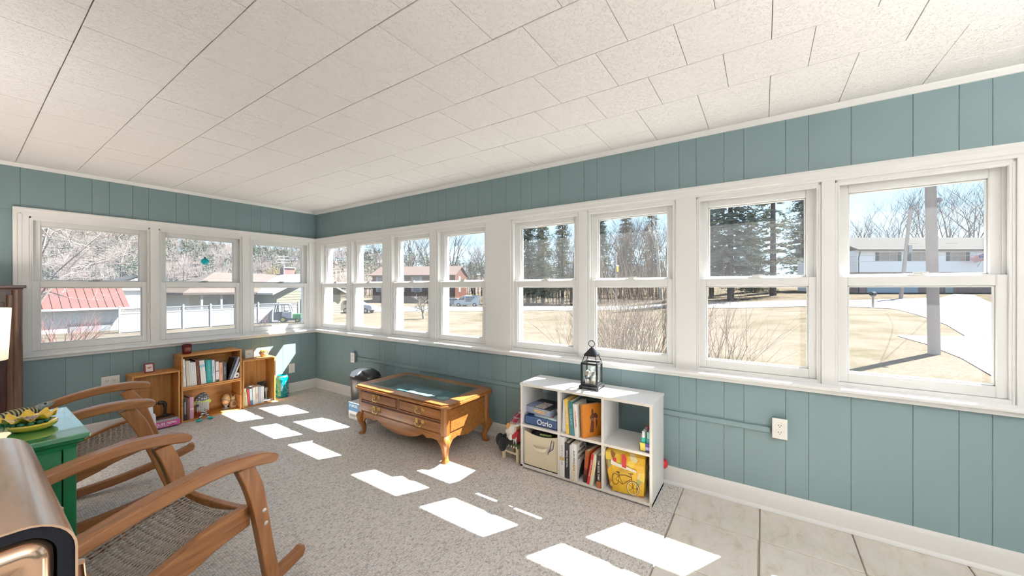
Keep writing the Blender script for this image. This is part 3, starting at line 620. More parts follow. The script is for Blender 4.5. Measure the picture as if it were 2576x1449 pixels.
m2.tube([(.036, -.0115, .105), (.01, -.0115, .085), (-.015, -.0115, .062), (-.038, -.0115, .112)], .0016, 5); m2.tube([(-.015, -.0115, .062), (-.06, -.0115, .085), (-.038, -.0115, .112)], .0014, 5)
m2.tube([(.018, -.0115, .138), (.03, -.0115, .136), (.046, -.0115, .14)], .002, 5); m2.tube([(-.055, -.0115, .131), (-.045, -.0115, .132), (-.034, -.0115, .129)], .003, 5)
m2.build('bicycle_drawing', mat('bag_ink', (.06, .02, .015), .6), BG)
m2 = MB(); m2.tube([(.045+.85*.039*math.cos(2*PI*i/26), -.0112, .052+.039*math.sin(2*PI*i/26)) for i in range(26)], .0022, 5, closed=True); m2.build('white_tyre', mat('bag_tyre', (.72, .66, .52), .6), BG)

# lantern with shells
BLK = mat('black_lantern_metal', (.018, .018, .022), .38, .3)
LN = thing('lantern', 'black metal lantern with glass sides and a ring handle, filled with shells', 'lantern', (-.222, -3.912, SHH), RZ+.06)
h_ = .052; m2 = MB()
for s in (-1, 1):
    for t in (-1, 1): m2.box(s*.060-.009, s*.060+.009, t*.060-.009, t*.060+.009, 0, .014)
m2.box(-.068, .068, -.068, .068, .012, .026); m2.build('base', BLK, LN, bevel=.002, seg=1)
m2 = MB()
for s in (-1, 1):
    for t in (-1, 1): m2.box(s*h_-.006, s*h_+.006, t*h_-.006, t*h_+.006, .026, .178)
    for z_, k_ in ((.026, .012), (.166, .012)):
        m2.box(-h_, h_, s*h_-.005, s*h_+.005, z_, z_+k_); m2.box(s*h_-.005, s*h_+.005, -h_, h_, z_, z_+k_)
m2.build('cage_frame', BLK, LN)
m2 = MB()
for s in (-1, 1):
    for t in (-1, 1): m2.tube([(s*h_, t*h_, .178), (s*.036, t*.036, .226)], .0028, 6)
m2.build('roof_strut', BLK, LN)
m2 = MB(); a_ = .042; m2._add([(-a_, -a_, .222), (a_, -a_, .222), (a_, a_, .222), (-a_, a_, .222), (-a_, -a_, .232), (a_, -a_, .232), (a_, a_, .232), (-a_, a_, .232), (0, 0, .284)], [(0, 3, 2, 1), (0, 1, 5, 4), (1, 2, 6, 5), (2, 3, 7, 6), (3, 0, 4, 7), (4, 5, 8), (5, 6, 8), (6, 7, 8), (7, 4, 8)]); m2.build('roof', BLK, LN)
m2 = MB(); m2.tube([(.021*math.cos(2*PI*i/24), 0, .303+.021*math.sin(2*PI*i/24)) for i in range(24)], .0026, 6, closed=True); m2.build('ring_handle', BLK, LN, smooth=60)
LGL = glass('lantern_glass', (.93, .96, .95), .9, .03)
for r_ in range(4):
    m2 = MB(); m2.box(-h_+.006, h_-.006, -h_-.001, -h_+.001, .038, .166); m2.build('glass_pane', LGL, LN, rot=(0, 0, r_*PI/2))
random.seed(21); sc_ = [(.55, .42, .33), (.70, .62, .55), (.30, .27, .27), (.42, .33, .27), (.72, .70, .66), (.12, .12, .15)]
wd_ = ['tan', 'cream', 'grey', 'brown', 'white', 'dark']; pl_ = ['at the bottom front', 'at the bottom left', 'at the bottom right', 'at the bottom back', 'in the middle front', 'in the middle left', 'in the middle right', 'in the middle back', 'near the top front', 'near the top right', 'near the top back', 'on top of the pile']
for i_ in range(12):
    lay = i_//4; x_ = (.022 if i_ % 4 in (0, 2) else -.022)+random.uniform(-.006, .006); y_ = (-.022 if i_ % 4 < 2 else .022)+random.uniform(-.006, .006)
    m2 = MB(); r_ = .021 if lay < 2 else .017; nn = random.random()*9
    m2.ball((0, 0, 0), (r_*1.15, r_, r_*.8), 12, 8, fn=lambda p: p*(1+.10*math.cos(9*math.atan2(p.y, p.x))+.2*noise.noise(p*40+Vector((nn, 0, 0)))))
    p = Matrix.Rotation(RZ+.06, 3, 'Z') @ Vector((x_, y_, .045+lay*.030))
    o = m2.build('shell', colmat(sc_[i_ % 6], .5), smooth=40, loc=LN.location+p, rot=(random.uniform(-1, 1), random.uniform(-1, 1), random.uniform(0, 6)))
    tag(o, '%s ribbed shell in the lantern, %s' % (wd_[i_ % 6], pl_[i_]), 'shell', 'shells in the lantern')

# ---------------------------------------------------------------- bearded gnome on a painted stool
ST = thing('doll_stool', 'small cream stool with a green top and checkered edge beside the white shelf', 'stool', (-.262, -3.315, 0), -PI/2-.1)
CRM = mat('cream_paint', (.66, .58, .40), .6, var=(30, .15)); m2 = MB()
for s in (-1, 1):
    for t in (-1, 1): q = MB(); q.box(s*.068-.011, s*.068+.011, t*.058-.011, t*.058+.011, 0, .108); q.build('leg', CRM, ST, bevel=.002, seg=1)
m2.box(-.068, .068, -.064, -.052, .055, .068); m2.box(-.068, .068, .052, .064, .055, .068); m2.box(-.074, -.062, -.058, .058, .072, .085); m2.box(.062, .074, -.058, .058, .072, .085); m2.build('stretcher', CRM, ST)
MB().box(-.083, .083, -.073, .073, .108, .122).build('stool_top', mat('olive_paint', (.16, .22, .08), .6, var=(40, .3)), ST, bevel=.002, seg=1)
for k_ in range(14):
    MB().box(-.083+k_*.0119, -.083+(k_+1)*.0119, -.0745, -.073, .108, .122).build('edge_check', colmat((.02, .03, .03) if k_ % 2 else (.75, .72, .62)), ST)
GN = thing('gnome_doll', 'bearded gnome doll with a plaid cap seated on a small stool', 'doll', (-.262, -3.322, .122), -PI/2-.75)
def lumpy(a, s): return lambda p: p*(1+a*noise.noise(p*s))
MB().ball((0, 0, .055), (.058, .055, .062), 18, 12).build('body', mat('gnome_red_felt', (.38, .015, .02), .9, sheen=.3), GN, smooth=80)
BF = mat('gnome_black_plush', (.008, .008, .010), .95, sheen=.08)
for s in (-1, 1):
    m2 = MB(); m2.tube([(s*.032, -.02, .030), (s*.042, -.075, .032), (s*.045, -.105, .015)], [.026, .024, .024], 12); m2.ball((s*.046, -.118, .010), (.032, .034, .050), 14, 10); m2.build('boot', BF, GN, smooth=80)
    m2 = MB(); m2.tube([(s*.052, -.005, .095), (s*.068, -.035, .07), (s*.055, -.055, .06)], [.017, .017, .015], 10); m2.build('sleeve', mat('gnome_red_felt', (0, 0, 0)), GN, smooth=80)
    m2 = MB(); m2.ball((s*.054, -.058, .062), (.021, .021, .023), 12, 8); m2.build('mitten', mat('white_fleece', (.75, .72, .68), .95), GN, smooth=80)
MB().ball((0, -.008, .128), (.045, .043, .042), 16, 10).build('head', mat('gnome_skin', (.55, .33, .16), .8), GN, smooth=80)
MB().ball((0, -.062, .126), (.018, .020, .024), 14, 10).build('nose', mat('gnome_nose', (.50, .24, .07), .7), GN, smooth=80)
random.seed(4); m2 = MB(); m2.ball((0, -.045, .095), (.040, .022, .040), 14, 10)
for i_ in range(420):
    a_ = random.uniform(-1.5, 1.5); z_ = random.uniform(.075, .135); b0 = Vector((.048*math.sin(a_), -.010-.050*math.cos(a_), z_)); l_ = random.uniform(.035, .072)
    tip = b0 + Vector((.35*math.sin(a_)*l_+random.uniform(-.008, .008), -.35*math.cos(a_)*l_*.6, -l_)); m2.tube([b0, (b0+tip)/2+Vector((.003*math.sin(a_), -.004, 0)), tip], [.0032, .003, .0006], 4)
m2.build('beard', mat('white_beard', (.82, .78, .74), .9), GN, smooth=60)
def plaid(nm, cs, s=30):
    m = bpy.data.materials.new(nm); m.use_nodes = True; nt = m.node_tree; b = nt.nodes['Principled BSDF']; L = nt.links.new; tc = node(nt, 'ShaderNodeTexCoord')
    ws = []
    for ax in ('X', 'Z'):
        w_ = node(nt, 'ShaderNodeTexWave', bands_direction=ax); w_.inputs['Scale'].default_value = s; L(tc.outputs['Object'], w_.inputs[0]); r = node(nt, 'ShaderNodeValToRGB'); r.color_ramp.interpolation = 'CONSTANT'; e = r.color_ramp.elements
        e[0].color = (*cs[0], 1); e[1].position = .4; e[1].color = (*cs[1], 1); x = e.new(.75); x.color = (*cs[2], 1); L(w_.outputs['Fac'], r.inputs[0]); ws.append(r)
    mx = node(nt, 'ShaderNodeMix', data_type='RGBA'); mx.inputs['Factor'].default_value = .5; L(ws[0].outputs[0], mx.inputs[6]); L(ws[1].outputs[0], mx.inputs[7]); L(mx.outputs[2], b.inputs['Base Color']); b.inputs['Roughness'].default_value = .95; return m
m2 = MB(); hp = [((0, .008, .146), .052), ((0, .018, .170), .053), ((0, .036, .20), .045), ((0, .060, .23), .033), ((0, .085, .255), .018), ((0, .098, .265), .005)]
rings = [[(c[0]+r*math.cos(t), c[1]+r*math.sin(t), c[2]+.3*r*math.sin(t)*-.5) for t in [2*PI*i/16 for i in range(16)]] for c, r in hp]; m2.loft(rings); m2.build('cap', plaid('cap_plaid', [(.30, .02, .035), (.035, .04, .07), (.40, .30, .33)], 9), GN, smooth=60)
m2 = MB(); m2.tube([(.052*math.cos(t), .006+.052*math.sin(t), .146+.012*math.sin(t)) for t in [2*PI*i/18 for i in range(18)]], .009, 7, closed=True); m2.build('cap_brim', mat('white_fleece', (0, 0, 0)), GN, smooth=60)

# ---------------------------------------------------------------- bin, paper box, raceway, outlets
SR = thing('paper_shredder', 'silver and black paper shredder bin behind the coffee table', 'shredder', (-.215, -1.37, 0), -PI/2)
def oval(rx, ry, z, n=28, p=.75): return [(rx*math.copysign(abs(math.cos(t))**p, math.cos(t)), ry*math.copysign(abs(math.sin(t))**p, math.sin(t)), z) for t in [2*PI*i/n for i in range(n)]]
m2 = MB(); m2.loft([oval(.145, .10, 0), oval(.155, .11, .02), oval(.168, .122, .34)]); m2.build('bin', mat('shredder_grey', (.10, .095, .09), .3, .7), SR, smooth=40)
m2 = MB(); m2.loft([oval(.172, .126, .335), oval(.175, .128, .36), oval(.155, .11, .40), oval(.10, .075, .43), oval(.03, .02, .437)]); m2.build('head', mat('black_plastic', (.018, .018, .02), .35), SR, smooth=50)
m2 = MB(); rings = [[(x*.97-.012, y*.97-.012, z+.003) for x, y, z in oval(rx, ry, z_)] for rx, ry, z_ in ((.158, .115, .366), (.14, .10, .402), (.085, .065, .432), (.03, .02, .44))]
rings = [[(min(x, .045), y, z) for x, y, z in r] for r in rings]; m2.loft(rings); m2.build('silver_panel', mat('silver_plastic', (.55, .60, .66), .3, .2), SR, smooth=50)
MB().box(-.10, .03, -.055, -.045, .428, .437).build('feed_slot', INKB, SR)
m2 = MB(); m2.tube([(.165, 0, .37), (.20, .01, .385), (.225, .03, .37), (.228, .05, .30), (.226, .08, .1)], .0045, 7); m2.build('power_cord', mat('black_plastic', (0, 0, 0)), SR, smooth=60)
PB = thing('paper_box', 'white and blue carton of printer paper under the coffee table', 'carton', (-.475, -1.47, 0), -PI/2)
m2 = MB(); m2.box(0, .29, 0, .135, 0, .17); m2.build('carton', mat('white_card', (.74, .74, .75), .6), PB, bevel=.002, seg=1)
MB().box(0, .29, -.0008, 0, .09, .165).build('blue_band', mat('carton_blue', (.03, .20, .42), .5), PB)
text('STAPLES', .036, PB, (.082, -.0014, .140), (PI/2, 0, 0), INKW, bold=.0008); text('multipurpose paper', .014, PB, (.085, -.0014, .112), (PI/2, 0, 0), mat('pale_blue_print', (0, 0, 0)))
MB().box(.20, .25, -.0008, 0, .012, .028).build('barcode', INKB, PB); MB().box(.02, .12, -.0008, 0, .035, .06).build('small_print', mat('grey_print', (0, 0, 0)), PB)
text('S', .06, PB, (.12, .07, .1706), (0, 0, 0), mat('carton_blue', (0, 0, 0)))
RW = thing('wire_raceway', 'teal painted wire channel running along the wall between two outlets', 'cable channel', (0, -.93, .47), -PI/2)
for a, b_ in ((0, 1.83), (1.832, 3.99)): MB().box(a, b_, -.016, 0, -.0155, .0155).build('channel', TEAL, RW, bevel=.003)
MB().box(1.815, 1.85, -.018, 0, -.0175, .0175).build('coupling', TEAL, RW, bevel=.003)
PL = mat('white_plastic', (.78, .76, .73), .35); SLOT = mat('slot_dark', (.03, .03, .03), .6)
def outlet(loc, rz, label, gang=1, depth=0, blank=False):
    o = thing('wall_outlet', label, 'outlet', loc, rz); wd = .072+.046*(gang-1)
    if depth: MB().box(-wd/2+.004, wd/2-.004, 0, depth, -.055, .055).build('surface_box', TEAL, o, bevel=.003)
    MB().box(-wd/2, wd/2, -.006, .0, -.058, .058).build('cover_plate', PL, o, bevel=.003)
    for g in range(0 if blank else gang):
        cx = (g-(gang-1)/2)*.046
        for cz in (-.0195, .0195):
            f = MB().lathe([(0, -.001), (.0172, -.001), (.0165, .0015), (0, .0015)], 20).build('socket', PL, o, loc=(cx, -.006, cz), rot=(PI/2, 0, 0))
            s2 = MB(); s2.box(-.0075, -.005, -.004, .005, .0015, .0021); s2.box(.005, .0075, -.003, .005, .0015, .0021); s2.ball((0, -.009, .0016), (.0025, .0025, .0006), 8, 4); s2.build('slots', SLOT, f)
    return o
outlet((-.034, -4.965, .495), -PI/2, 'white surface-mounted outlet at the end of the wire channel above the tiles', 1, .034)
outlet((-.034, -.865, .475), -PI/2, 'white surface-mounted outlet near the corner of the room', 1, .034)
outlet((-1.869, -.001, .449), 0, 'white double outlet under the left window behind the rocking chair', 2)
outlet((-.308, -.001, .297), 0, 'blank white wall plate beside the turquoise jar', 1, blank=True)
m2 = MB(); m2.ball((0, 0, 0), (.030, .022, .030), 14, 10); rb = m2.build('red_ball', mat('red_rubber', (.5, .02, .03), .5), smooth=60, loc=(-.04, -4.345, .135)); tag(rb, 'red ball wedged between the white shelf and the wall', 'ball')
# ================================================================ crates and what stands on them
PINE = wood('knotty_pine', (.39, .155, .035), (.60, .285, .08), 'x', 5, .5, 10, True); PINEV = wood('knotty_pine_upright', (.36, .14, .030), (.57, .265, .072), 'z', 5, .5, 10, True)
def crate(label, x0, x1, y0, y1, z0, z1, vertical, nb):
    c = thing('wooden_crate', label, 'crate', ((x0+x1)/2, (y0+y1)/2, z0)); a, d, h, t = (x1-x0)/2, (y1-y0)/2, z1-z0, .014
    G = PINEV if vertical else PINE
    MB().box(-a, a, -d, d, h-t, h).build('top_board', PINE, c, bevel=.002, seg=1); MB().box(-a, a, -d, d, 0, t).build('bottom_board', PINE, c, bevel=.002, seg=1)
    for s in (-1, 1):
        n_ = 1 if vertical else 2; g = (h-2*t)/n_
        for k_ in range(n_): MB().box(min(s*a, s*(a-t)), max(s*a, s*(a-t)), -d, d, t+k_*g+(.003 if k_ else 0), t+(k_+1)*g).build('side_board', PINEV if vertical else wood('pine_side', (.36, .15, .04), (.54, .26, .08), 'y', 5, .5, 10, True), c, bevel=.0015, seg=1)
    if vertical:
        g = (2*a-2*t)/nb
        for k_ in range(nb): MB().box(-a+t+k_*g+.0008, -a+t+(k_+1)*g-.0008, d-.010, d, t, h-t).build('back_board', PINEV, c)
    else:
        g = (h-2*t)/nb
        for k_ in range(nb): MB().box(-a+t, a-t, d-.010, d, t+k_*g+.0008, t+(k_+1)*g-.0008).build('back_board', PINE, c)
    return c
crate('low pine crate standing at the left of the crate row', -1.778, -1.448, -.25, -.03, 0, .512, True, 4)
crate('pine crate full of books on top of the middle stack', -1.440, -.938, -.25, -.02, .3235, .647, False, 2)
crate('pine crate at the bottom of the middle stack', -1.440, -.938, -.25, -.02, 0, .3215, False, 2)
crate('pine crate on the right end of the crate row beside the turquoise jar', -.930, -.604, -.25, -.03, 0, .515, True, 3)
gA = 'books in the top crate'; zA = .3385
def cb(x, th, h, dp, c, lb, y=-.235, z=zA, lean=0, **k): return book((x, y, z), 0, th, h, dp, c, lb, lean, **k)
cb(-1.424, .026, .272, .17, (.06, .22, .36), 'tall book with a blue cover at the left end of the top crate', spine=(.74, .74, .72), group=gA, title='SEEDS ON ICE', tcol=mat('grey_print', (0, 0, 0)), tsize=.014, lean=-.05)
cb(-1.394, .020, .252, .16, (.45, .36, .26), 'tan hardback second from the left in the top crate', spine=(.62, .56, .48), group=gA, lean=-.05)
cb(-1.373, .014, .248, .15, (.70, .68, .62), 'slim cream book next to the tan hardback in the top crate', group=gA, pages=PAGEW, lean=-.05)
cb(-1.358, .013, .232, .15, (.76, .76, .76), 'slim white booklet, first of three in the top crate', group=gA, pages=PAGEW, lean=-.05)
cb(-1.344, .013, .230, .15, (.74, .75, .78), 'slim white booklet, second of three in the top crate', group=gA, pages=PAGEW, lean=-.05)
cb(-1.330, .014, .230, .15, (.78, .77, .74), 'slim white booklet, third of three in the top crate', group=gA, pages=PAGEW, lean=-.05)
cb(-1.313, .027, .250, .16, (.13, .035, .02), 'dark brown hardback in the middle of the top crate', group=gA, lean=-.07, title='ATLAS OF TREES', tcol=mat('tan_print', (.45, .28, .15), .6), tsize=.013)
cb(-1.282, .042, .236, .16, (.74, .74, .73), 'thick white paperback left of the teal book in the top crate', group=gA, lean=-.07, pages=PAGEW, bands=((.72, .82, (.35, .55, .7)),))
cb(-1.237, .046, .232, .16, (.01, .30, .31), 'thick teal book in the top crate', group=gA, lean=-.05, title='NORTHERN LIGHT', tcol=mat('teal_print', (0, 0, 0)), tsize=.022, bands=((.15, .155, (.5, .7, .7)),))
cb(-1.188, .023, .226, .16, (.68, .72, .78), 'white and blue paperback right of the teal book in the top crate', group=gA, lean=-.04, title='BLUE ROAD', tcol=mat('blue_print', (.05, .12, .4), .6), tsize=.013)
cb(-1.160, .026, .205, .15, (.74, .68, .66), 'short pale pink paperback in the top crate', group=gA, lean=-.02, bands=((.0, .10, (.05, .05, .06)), (.5, .55, (.2, .2, .25))))
cb(-1.132, .029, .190, .15, (.66, .36, .24), 'short salmon orange paperback in the top crate', group=gA, lean=-.01, title='OUTSIDE', tcol=mat('brown_print', (.3, .1, .05), .6), tsize=.015)
cb(-1.100, .028, .190, .15, (.07, .075, .08), 'short charcoal paperback in the top crate', group=gA, title='WHITE MOON', tcol=INKW, tsize=.012)
cb(-1.062, .012, .225, .15, (.025, .022, .03), 'black covered book leaning right in the top crate', group=gA, lean=.30, pages=PAGEW)
cb(-1.046, .020, .240, .14, (.30, .32, .42), 'grey blue spined book leaning right in the top crate', group=gA, lean=.34, pages=PAGEW)
cb(-1.020, .014, .215, .14, (.72, .70, .74), 'thin white book leaning at the right end of the top crate', group=gA, lean=.37, pages=PAGEW)
rl = thing('tape_roll', 'white tape roll lying at the right end of the top crate', 'tape', (-.982, -.215, zA+.030), 0, rot=(PI/2, 0, .3))
MB().lathe([(.010, -.02), (.030, -.02), (.030, .02), (.010, .02), (.010, -.02)], 24, cap=False).build('roll', mat('white_paper', (.78, .77, .78), .7), rl, smooth=40); MB().lathe([(.008, -.018), (.0098, -.018), (.0098, .018), (.008, .018), (.008, -.018)], 18, cap=False).build('core', colmat((.15, .2, .3)), rl)
gB = 'books in the bottom crate'
cb(-1.422, .026, .215, .16, (.04, .04, .045), 'black book with silver spine lettering at the left of the bottom crate', z=.0145, group=gB, title='MASTERWORK', tcol=mat('silver_print', (.6, .6, .6), .5), tsize=.018)
cb(-1.394, .020, .205, .16, (.17, .055, .045), 'dark red brown book in the bottom crate', z=.0145, group=gB)
cb(-1.372, .030, .215, .16, (.66, .34, .48), 'pink book in the bottom crate', z=.0145, group=gB, bands=((.42, .5, (.78, .6, .7)),))
gC = 'books in the right crate'; 
for (x, th, h, c, lb, ln, kw) in [(-.908, .034, .195, (.62, .62, .38), 'pale yellow green magazine binder at the left of the right crate', -.10, dict(title='WILD TRAILS', tcol=mat('green_print', (.10, .22, .08), .6), tsize=.018)),
    (-.872, .020, .185, (.48, .05, .04), 'slim red book in the right crate', -.08, {}), (-.851, .024, .182, (.55, .66, .76), 'light blue and navy book in the right crate', -.06, dict(bands=((0, .3, (.05, .18, .35)),))),
    (-.826, .028, .190, (.74, .73, .71), 'thick white book in the right crate', -.03, dict(pages=PAGEW)), (-.797, .026, .192, (.66, .58, .50), 'tan illustrated book in the right crate', -.02, dict(bands=((.3, .6, (.55, .35, .25)),))),
    (-.770, .018, .185, (.42, .50, .60), 'dusty blue book in the right crate', 0, {}), (-.751, .016, .182, (.74, .74, .75), 'white paperback left of the glass goblet in the right crate', 0, dict(pages=PAGEW)), (-.734, .016, .180, (.76, .75, .74), 'rightmost white paperback in the right crate', 0, dict(pages=PAGEW))]:
    cb(x, th, h, .15, c, lb, z=.0145, lean=ln, group=gC, **kw)
pc = thing('picture_card', 'black card with pale stars leaning in the back of the right crate', 'picture', (-.665, -.075, .0145), 0, rot=(-.12, 0, 0)); MB().box(-.045, .045, 0, .008, 0, .20).build('card', colmat((.025, .022, .022)), pc)
random.seed(2); m2 = MB()
for _ in range(5): x_, z_ = random.uniform(-.035, .035), random.uniform(.13, .19); m2.ball((x_, -.001, z_), (.004, .001, .004), 6, 4)
m2.build('star_print', mat('pale_print', (.6, .55, .45), .6), pc)
gb = thing('glass_goblet', 'clear glass goblet standing in the right crate', 'goblet', (-.668, -.17, .0310)); GGL = mat('clear_glass_solid', (.75, .74, .72), .05, 0, trans=.7); MB().lathe([(0, 0), (.024, 0), (.022, .004), (.006, .010), (.0055, .05), (.009, .06), (.006, .07), (.013, .085), (.018, .105), (.017, .125), (.010, .135), (0, .135)], 20).build('goblet_bowl', GGL, gb, smooth=60)
for k_, (c, lb) in enumerate([((.10, .03, .02), 'dark flat notebook under the white cards in the right crate'), ((.75, .74, .75), 'white cards lying flat under the goblet in the right crate')]):
    m2 = MB(); m2.box(-.05, .05, -.055, .055, 0, .008); tag(m2.build('notebook', colmat(c), loc=(-.672, -.175, .0145+.0082*k_), rot=(0, 0, .1*k_)), lb, 'notebook')
# egg cup and cat pitcher
EG = thing('carved_egg', 'brown marbled wooden egg on a grey stand in the bottom crate', 'ornament', (-1.045, -.14, .0145)); MB().lathe([(0, 0), (.036, 0), (.034, .006), (.014, .014), (.013, .03), (.022, .04), (.02, .046), (0, .046)], 24).build('stand', colmat((.33, .35, .38)), EG, smooth=50)
MB().lathe([(.002, .042), (.022, .048), (.036, .068), (.040, .095), (.037, .122), (.026, .146), (.012, .156), (.001, .158)], 24).build('egg', mat('marbled_tan', (.48, .31, .15), .5, var=(25, .5)), EG, smooth=60)
m2 = MB(); m2.tube([(.0405*math.cos(t), .0405*math.sin(t), .095+.012*math.sin(2*t)) for t in [2*PI*i/24 for i in range(24)]], .0018, 5, closed=True); m2.build('dark_band', INKB, EG)
ca = thing('cat_figurine', 'tan carved cat pitcher in the bottom crate beside the egg', 'figurine', (-.978, -.13, .0145)); CTM = mat('carved_tan', (.52, .36, .20), .6, var=(18, .35))
MB().lathe([(0, 0), (.032, 0), (.036, .02), (.032, .05), (.022, .072), (.016, .082), (0, .084)], 18).build('body', CTM, ca, smooth=60); MB().ball((0, -.006, .098), (.023, .021, .021), 14, 10).build('head', CTM, ca, smooth=70)
m2 = MB()
for s in (-1, 1): m2.lathe([(.008, 0), (.004, .012), (.0005, .02)], 8, (s*.014, -.004, .112))
m2.build('ears', CTM, ca); m2 = MB(); m2.tube([(.03, .005, .06), (.05, .005, .055), (.052, .005, .03), (.036, .005, .02)], .005, 8); m2.build('tail_handle', CTM, ca, smooth=60); MB().ball((0, -.031, .035), (.016, .005, .028), 12, 8).build('dark_belly', mat('cat_dark', (.16, .07, .03), .6), ca, smooth=60)
# gnome on a red chair with striped legs
rc = thing('doll_chair', 'tiny red wooden chair in the bottom crate under the gnome', 'doll chair', (-1.262, -.185, .0145)); RED = mat('red_lacquer', (.50, .018, .015), .4)
for s in (-1, 1):
    for t in (-1, 1): MB().box(s*.036-.004, s*.036+.004, t*.028-.004, t*.028+.004, 0, .045 if t < 0 else .09).build('leg', RED, rc)
MB().box(-.042, .042, -.034, .034, .043, .050).build('seat', RED, rc); MB().box(-.040, .040, .025, .030, .07, .088).build('backrest', RED, rc)
g2_ = thing('gnome_plush', 'plush gnome with a spotted grey cap and striped legs dangling from the crate', 'doll', (-1.270, -.205, .065))
MB().ball((0, .0, .05), (.046, .040, .055), 16, 12).build('body', mat('grey_fleece', (.42, .42, .42), .95), g2_, smooth=70)
random.seed(6); m2 = MB(); m2.ball((0, -.022, .062), (.046, .034, .058), 16, 12, fn=lambda p: p)
for i_ in range(170):
    a_ = random.uniform(-1.4, 1.4); z_ = random.uniform(.03, .115); b0 = Vector((.045*math.sin(a_), -.02-.034*math.cos(a_), z_)); l_ = random.uniform(.02, .04); m2.tube([b0, b0+Vector((.2*math.sin(a_)*l_, -.25*l_, -l_))], [.003, .0006], 4)
m2.build('beard', mat('pale_grey_beard', (.62, .62, .60), .9), g2_, smooth=60)
def dotted(nm, c0, c1, s, th):
    m = bpy.data.materials.new(nm); m.use_nodes = True; nt = m.node_tree; b = nt.nodes['Principled BSDF']; L = nt.links.new; tc = node(nt, 'ShaderNodeTexCoord'); v = node(nt, 'ShaderNodeTexVoronoi'); v.inputs['Scale'].default_value = s; v.inputs['Randomness'].default_value = .5; L(tc.outputs['Object'], v.inputs[0]); r = node(nt, 'ShaderNodeValToRGB'); r.color_ramp.interpolation = 'CONSTANT'; r.color_ramp.elements[0].color = (*c1, 1); r.color_ramp.elements[1].position = th; r.color_ramp.elements[1].color = (*c0, 1); L(v.outputs['Distance'], r.inputs[0]); L(r.outputs[0], b.inputs['Base Color']); b.inputs['Roughness'].default_value = .95; return m
m2 = MB(); hp = [((0, -.005, .112), .056), ((0, -.003, .135), .056), ((.004, 0, .158), .044), ((.012, .004, .176), .024), ((.02, .006, .182), .006)]
m2.loft([[(c[0]+r*math.cos(t), c[1]+r*.9*math.sin(t), c[2]) for t in [2*PI*i/18 for i in range(18)]] for c, r in hp]); m2.build('cap', dotted('grey_dotted_felt', (.13, .13, .15), (.62, .62, .60), 55, .33), g2_, smooth=60)
m2 = MB(); m2.tube([(.056*math.cos(t), -.005+.052*math.sin(t), .112+.012*abs(math.cos(t))-.012) for t in [2*PI*i/18 for i in range(18)]], .006, 6, closed=True); m2.build('cap_trim', mat('lime_trim', (.50, .62, .12), .9), g2_, smooth=60)
MB().ball((-.042, -.040, .072), (.011, .011, .011), 10, 8).build('eye_button', INKB, g2_, smooth=60)
for s in (-1, 1): MB().ball((s*.058, -.01, .088), (.016, .014, .020), 10, 8).build('ear', mat('lime_trim', (0, 0, 0)), g2_, smooth=60)
def striped(nm, c0, c1, s):
    m = bpy.data.materials.new(nm); m.use_nodes = True; nt = m.node_tree; b = nt.nodes['Principled BSDF']; L = nt.links.new; tc = node(nt, 'ShaderNodeTexCoord'); v = node(nt, 'ShaderNodeTexWave', bands_direction='Z'); v.inputs['Scale'].default_value = s; v.inputs['Distortion'].default_value = 3; L(tc.outputs['Object'], v.inputs[0]); r = node(nt, 'ShaderNodeValToRGB'); r.color_ramp.interpolation = 'CONSTANT'; r.color_ramp.elements[0].color = (*c0, 1); r.color_ramp.elements[1].position = .5; r.color_ramp.elements[1].color = (*c1, 1); L(v.outputs['Fac'], r.inputs[0]); L(r.outputs[0], b.inputs['Base Color']); b.inputs['Roughness'].default_value = .95; return m
SLG = striped('striped_stocking', (.04, .04, .05), (.75, .75, .75), 18); SHO = mat('teal_felt', (.03, .42, .40), .9)
for pts, sh in (([(.022, -.03, .02), (.004, -.062, .004), (-.03, -.088, -.022), (-.055, -.115, -.048)], (-.062, -.128, -.054)), ([(-.008, -.03, .02), (.002, -.068, -.002), (.016, -.092, -.028), (.026, -.110, -.048)], (.034, -.124, -.054))):
    m2 = MB(); m2.tube(pts, [.013, .012, .010, .009], 10); m2.build('leg', SLG, g2_, smooth=60); m2 = MB(); m2.ball(sh, (.022, .024, .011), 12, 8); m2.build('shoe', SHO, g2_, smooth=60, rot=(0, 0, 0))
# pipe lamp on the cookbook, white bottle
cbk = book((-1.452, -.352, .030), PI/2, .030, .215, .0, (.62, .08, .30), 'x') if 0 else None
ck = thing('cookbook', 'thick pink cookbook lying flat with white lettering on its spine', 'book', (-1.565, -.19, .0145)); m2 = MB(); m2.box(-.115, .105, -.105, .13, 0, .003); m2.box(-.115, .105, -.105, .13, .047, .05); m2.box(-.115, .105, -.109, -.103, 0, .05); m2.build('cover', mat('magenta_cover', (.62, .09, .32), .45), ck); MB().box(-.112, .102, -.102, .127, .003, .047).build('pages', PAGEW, ck)
MB().box(-.115, .105, -.1, .128, .0502, .0508).build('cover_print', mat('lilac_print', (.55, .55, .62), .5), ck)
text('JACQUES PEPIN', .028, ck, (-.02, -.1094, .030), (PI/2, 0, 0), INKW, bold=.0008); text('TECHNIQUES', .014, ck, (-.02, -.1094, .011), (PI/2, 0, 0), INKW)
PIPE = mat('iron_pipe', (.045, .043, .042), .4, .6); pl = thing('pipe_lamp', 'black iron pipe lamp on a dark wooden base, standing on the pink cookbook', 'lamp', (-1.555, -.155, .0655)); m2 = MB(); m2.box(-.085, .085, -.05, .05, 0, .016); m2.build('base', wood('walnut_base', (.05, .018, .01), (.10, .04, .02), 'x', 6), pl, bevel=.004)
MB().lathe([(0, .016), (.036, .016), (.036, .021), (.018, .024), (.016, .034), (0, .034)], 20, (.02, 0, 0)).build('flange', PIPE, pl, smooth=40)
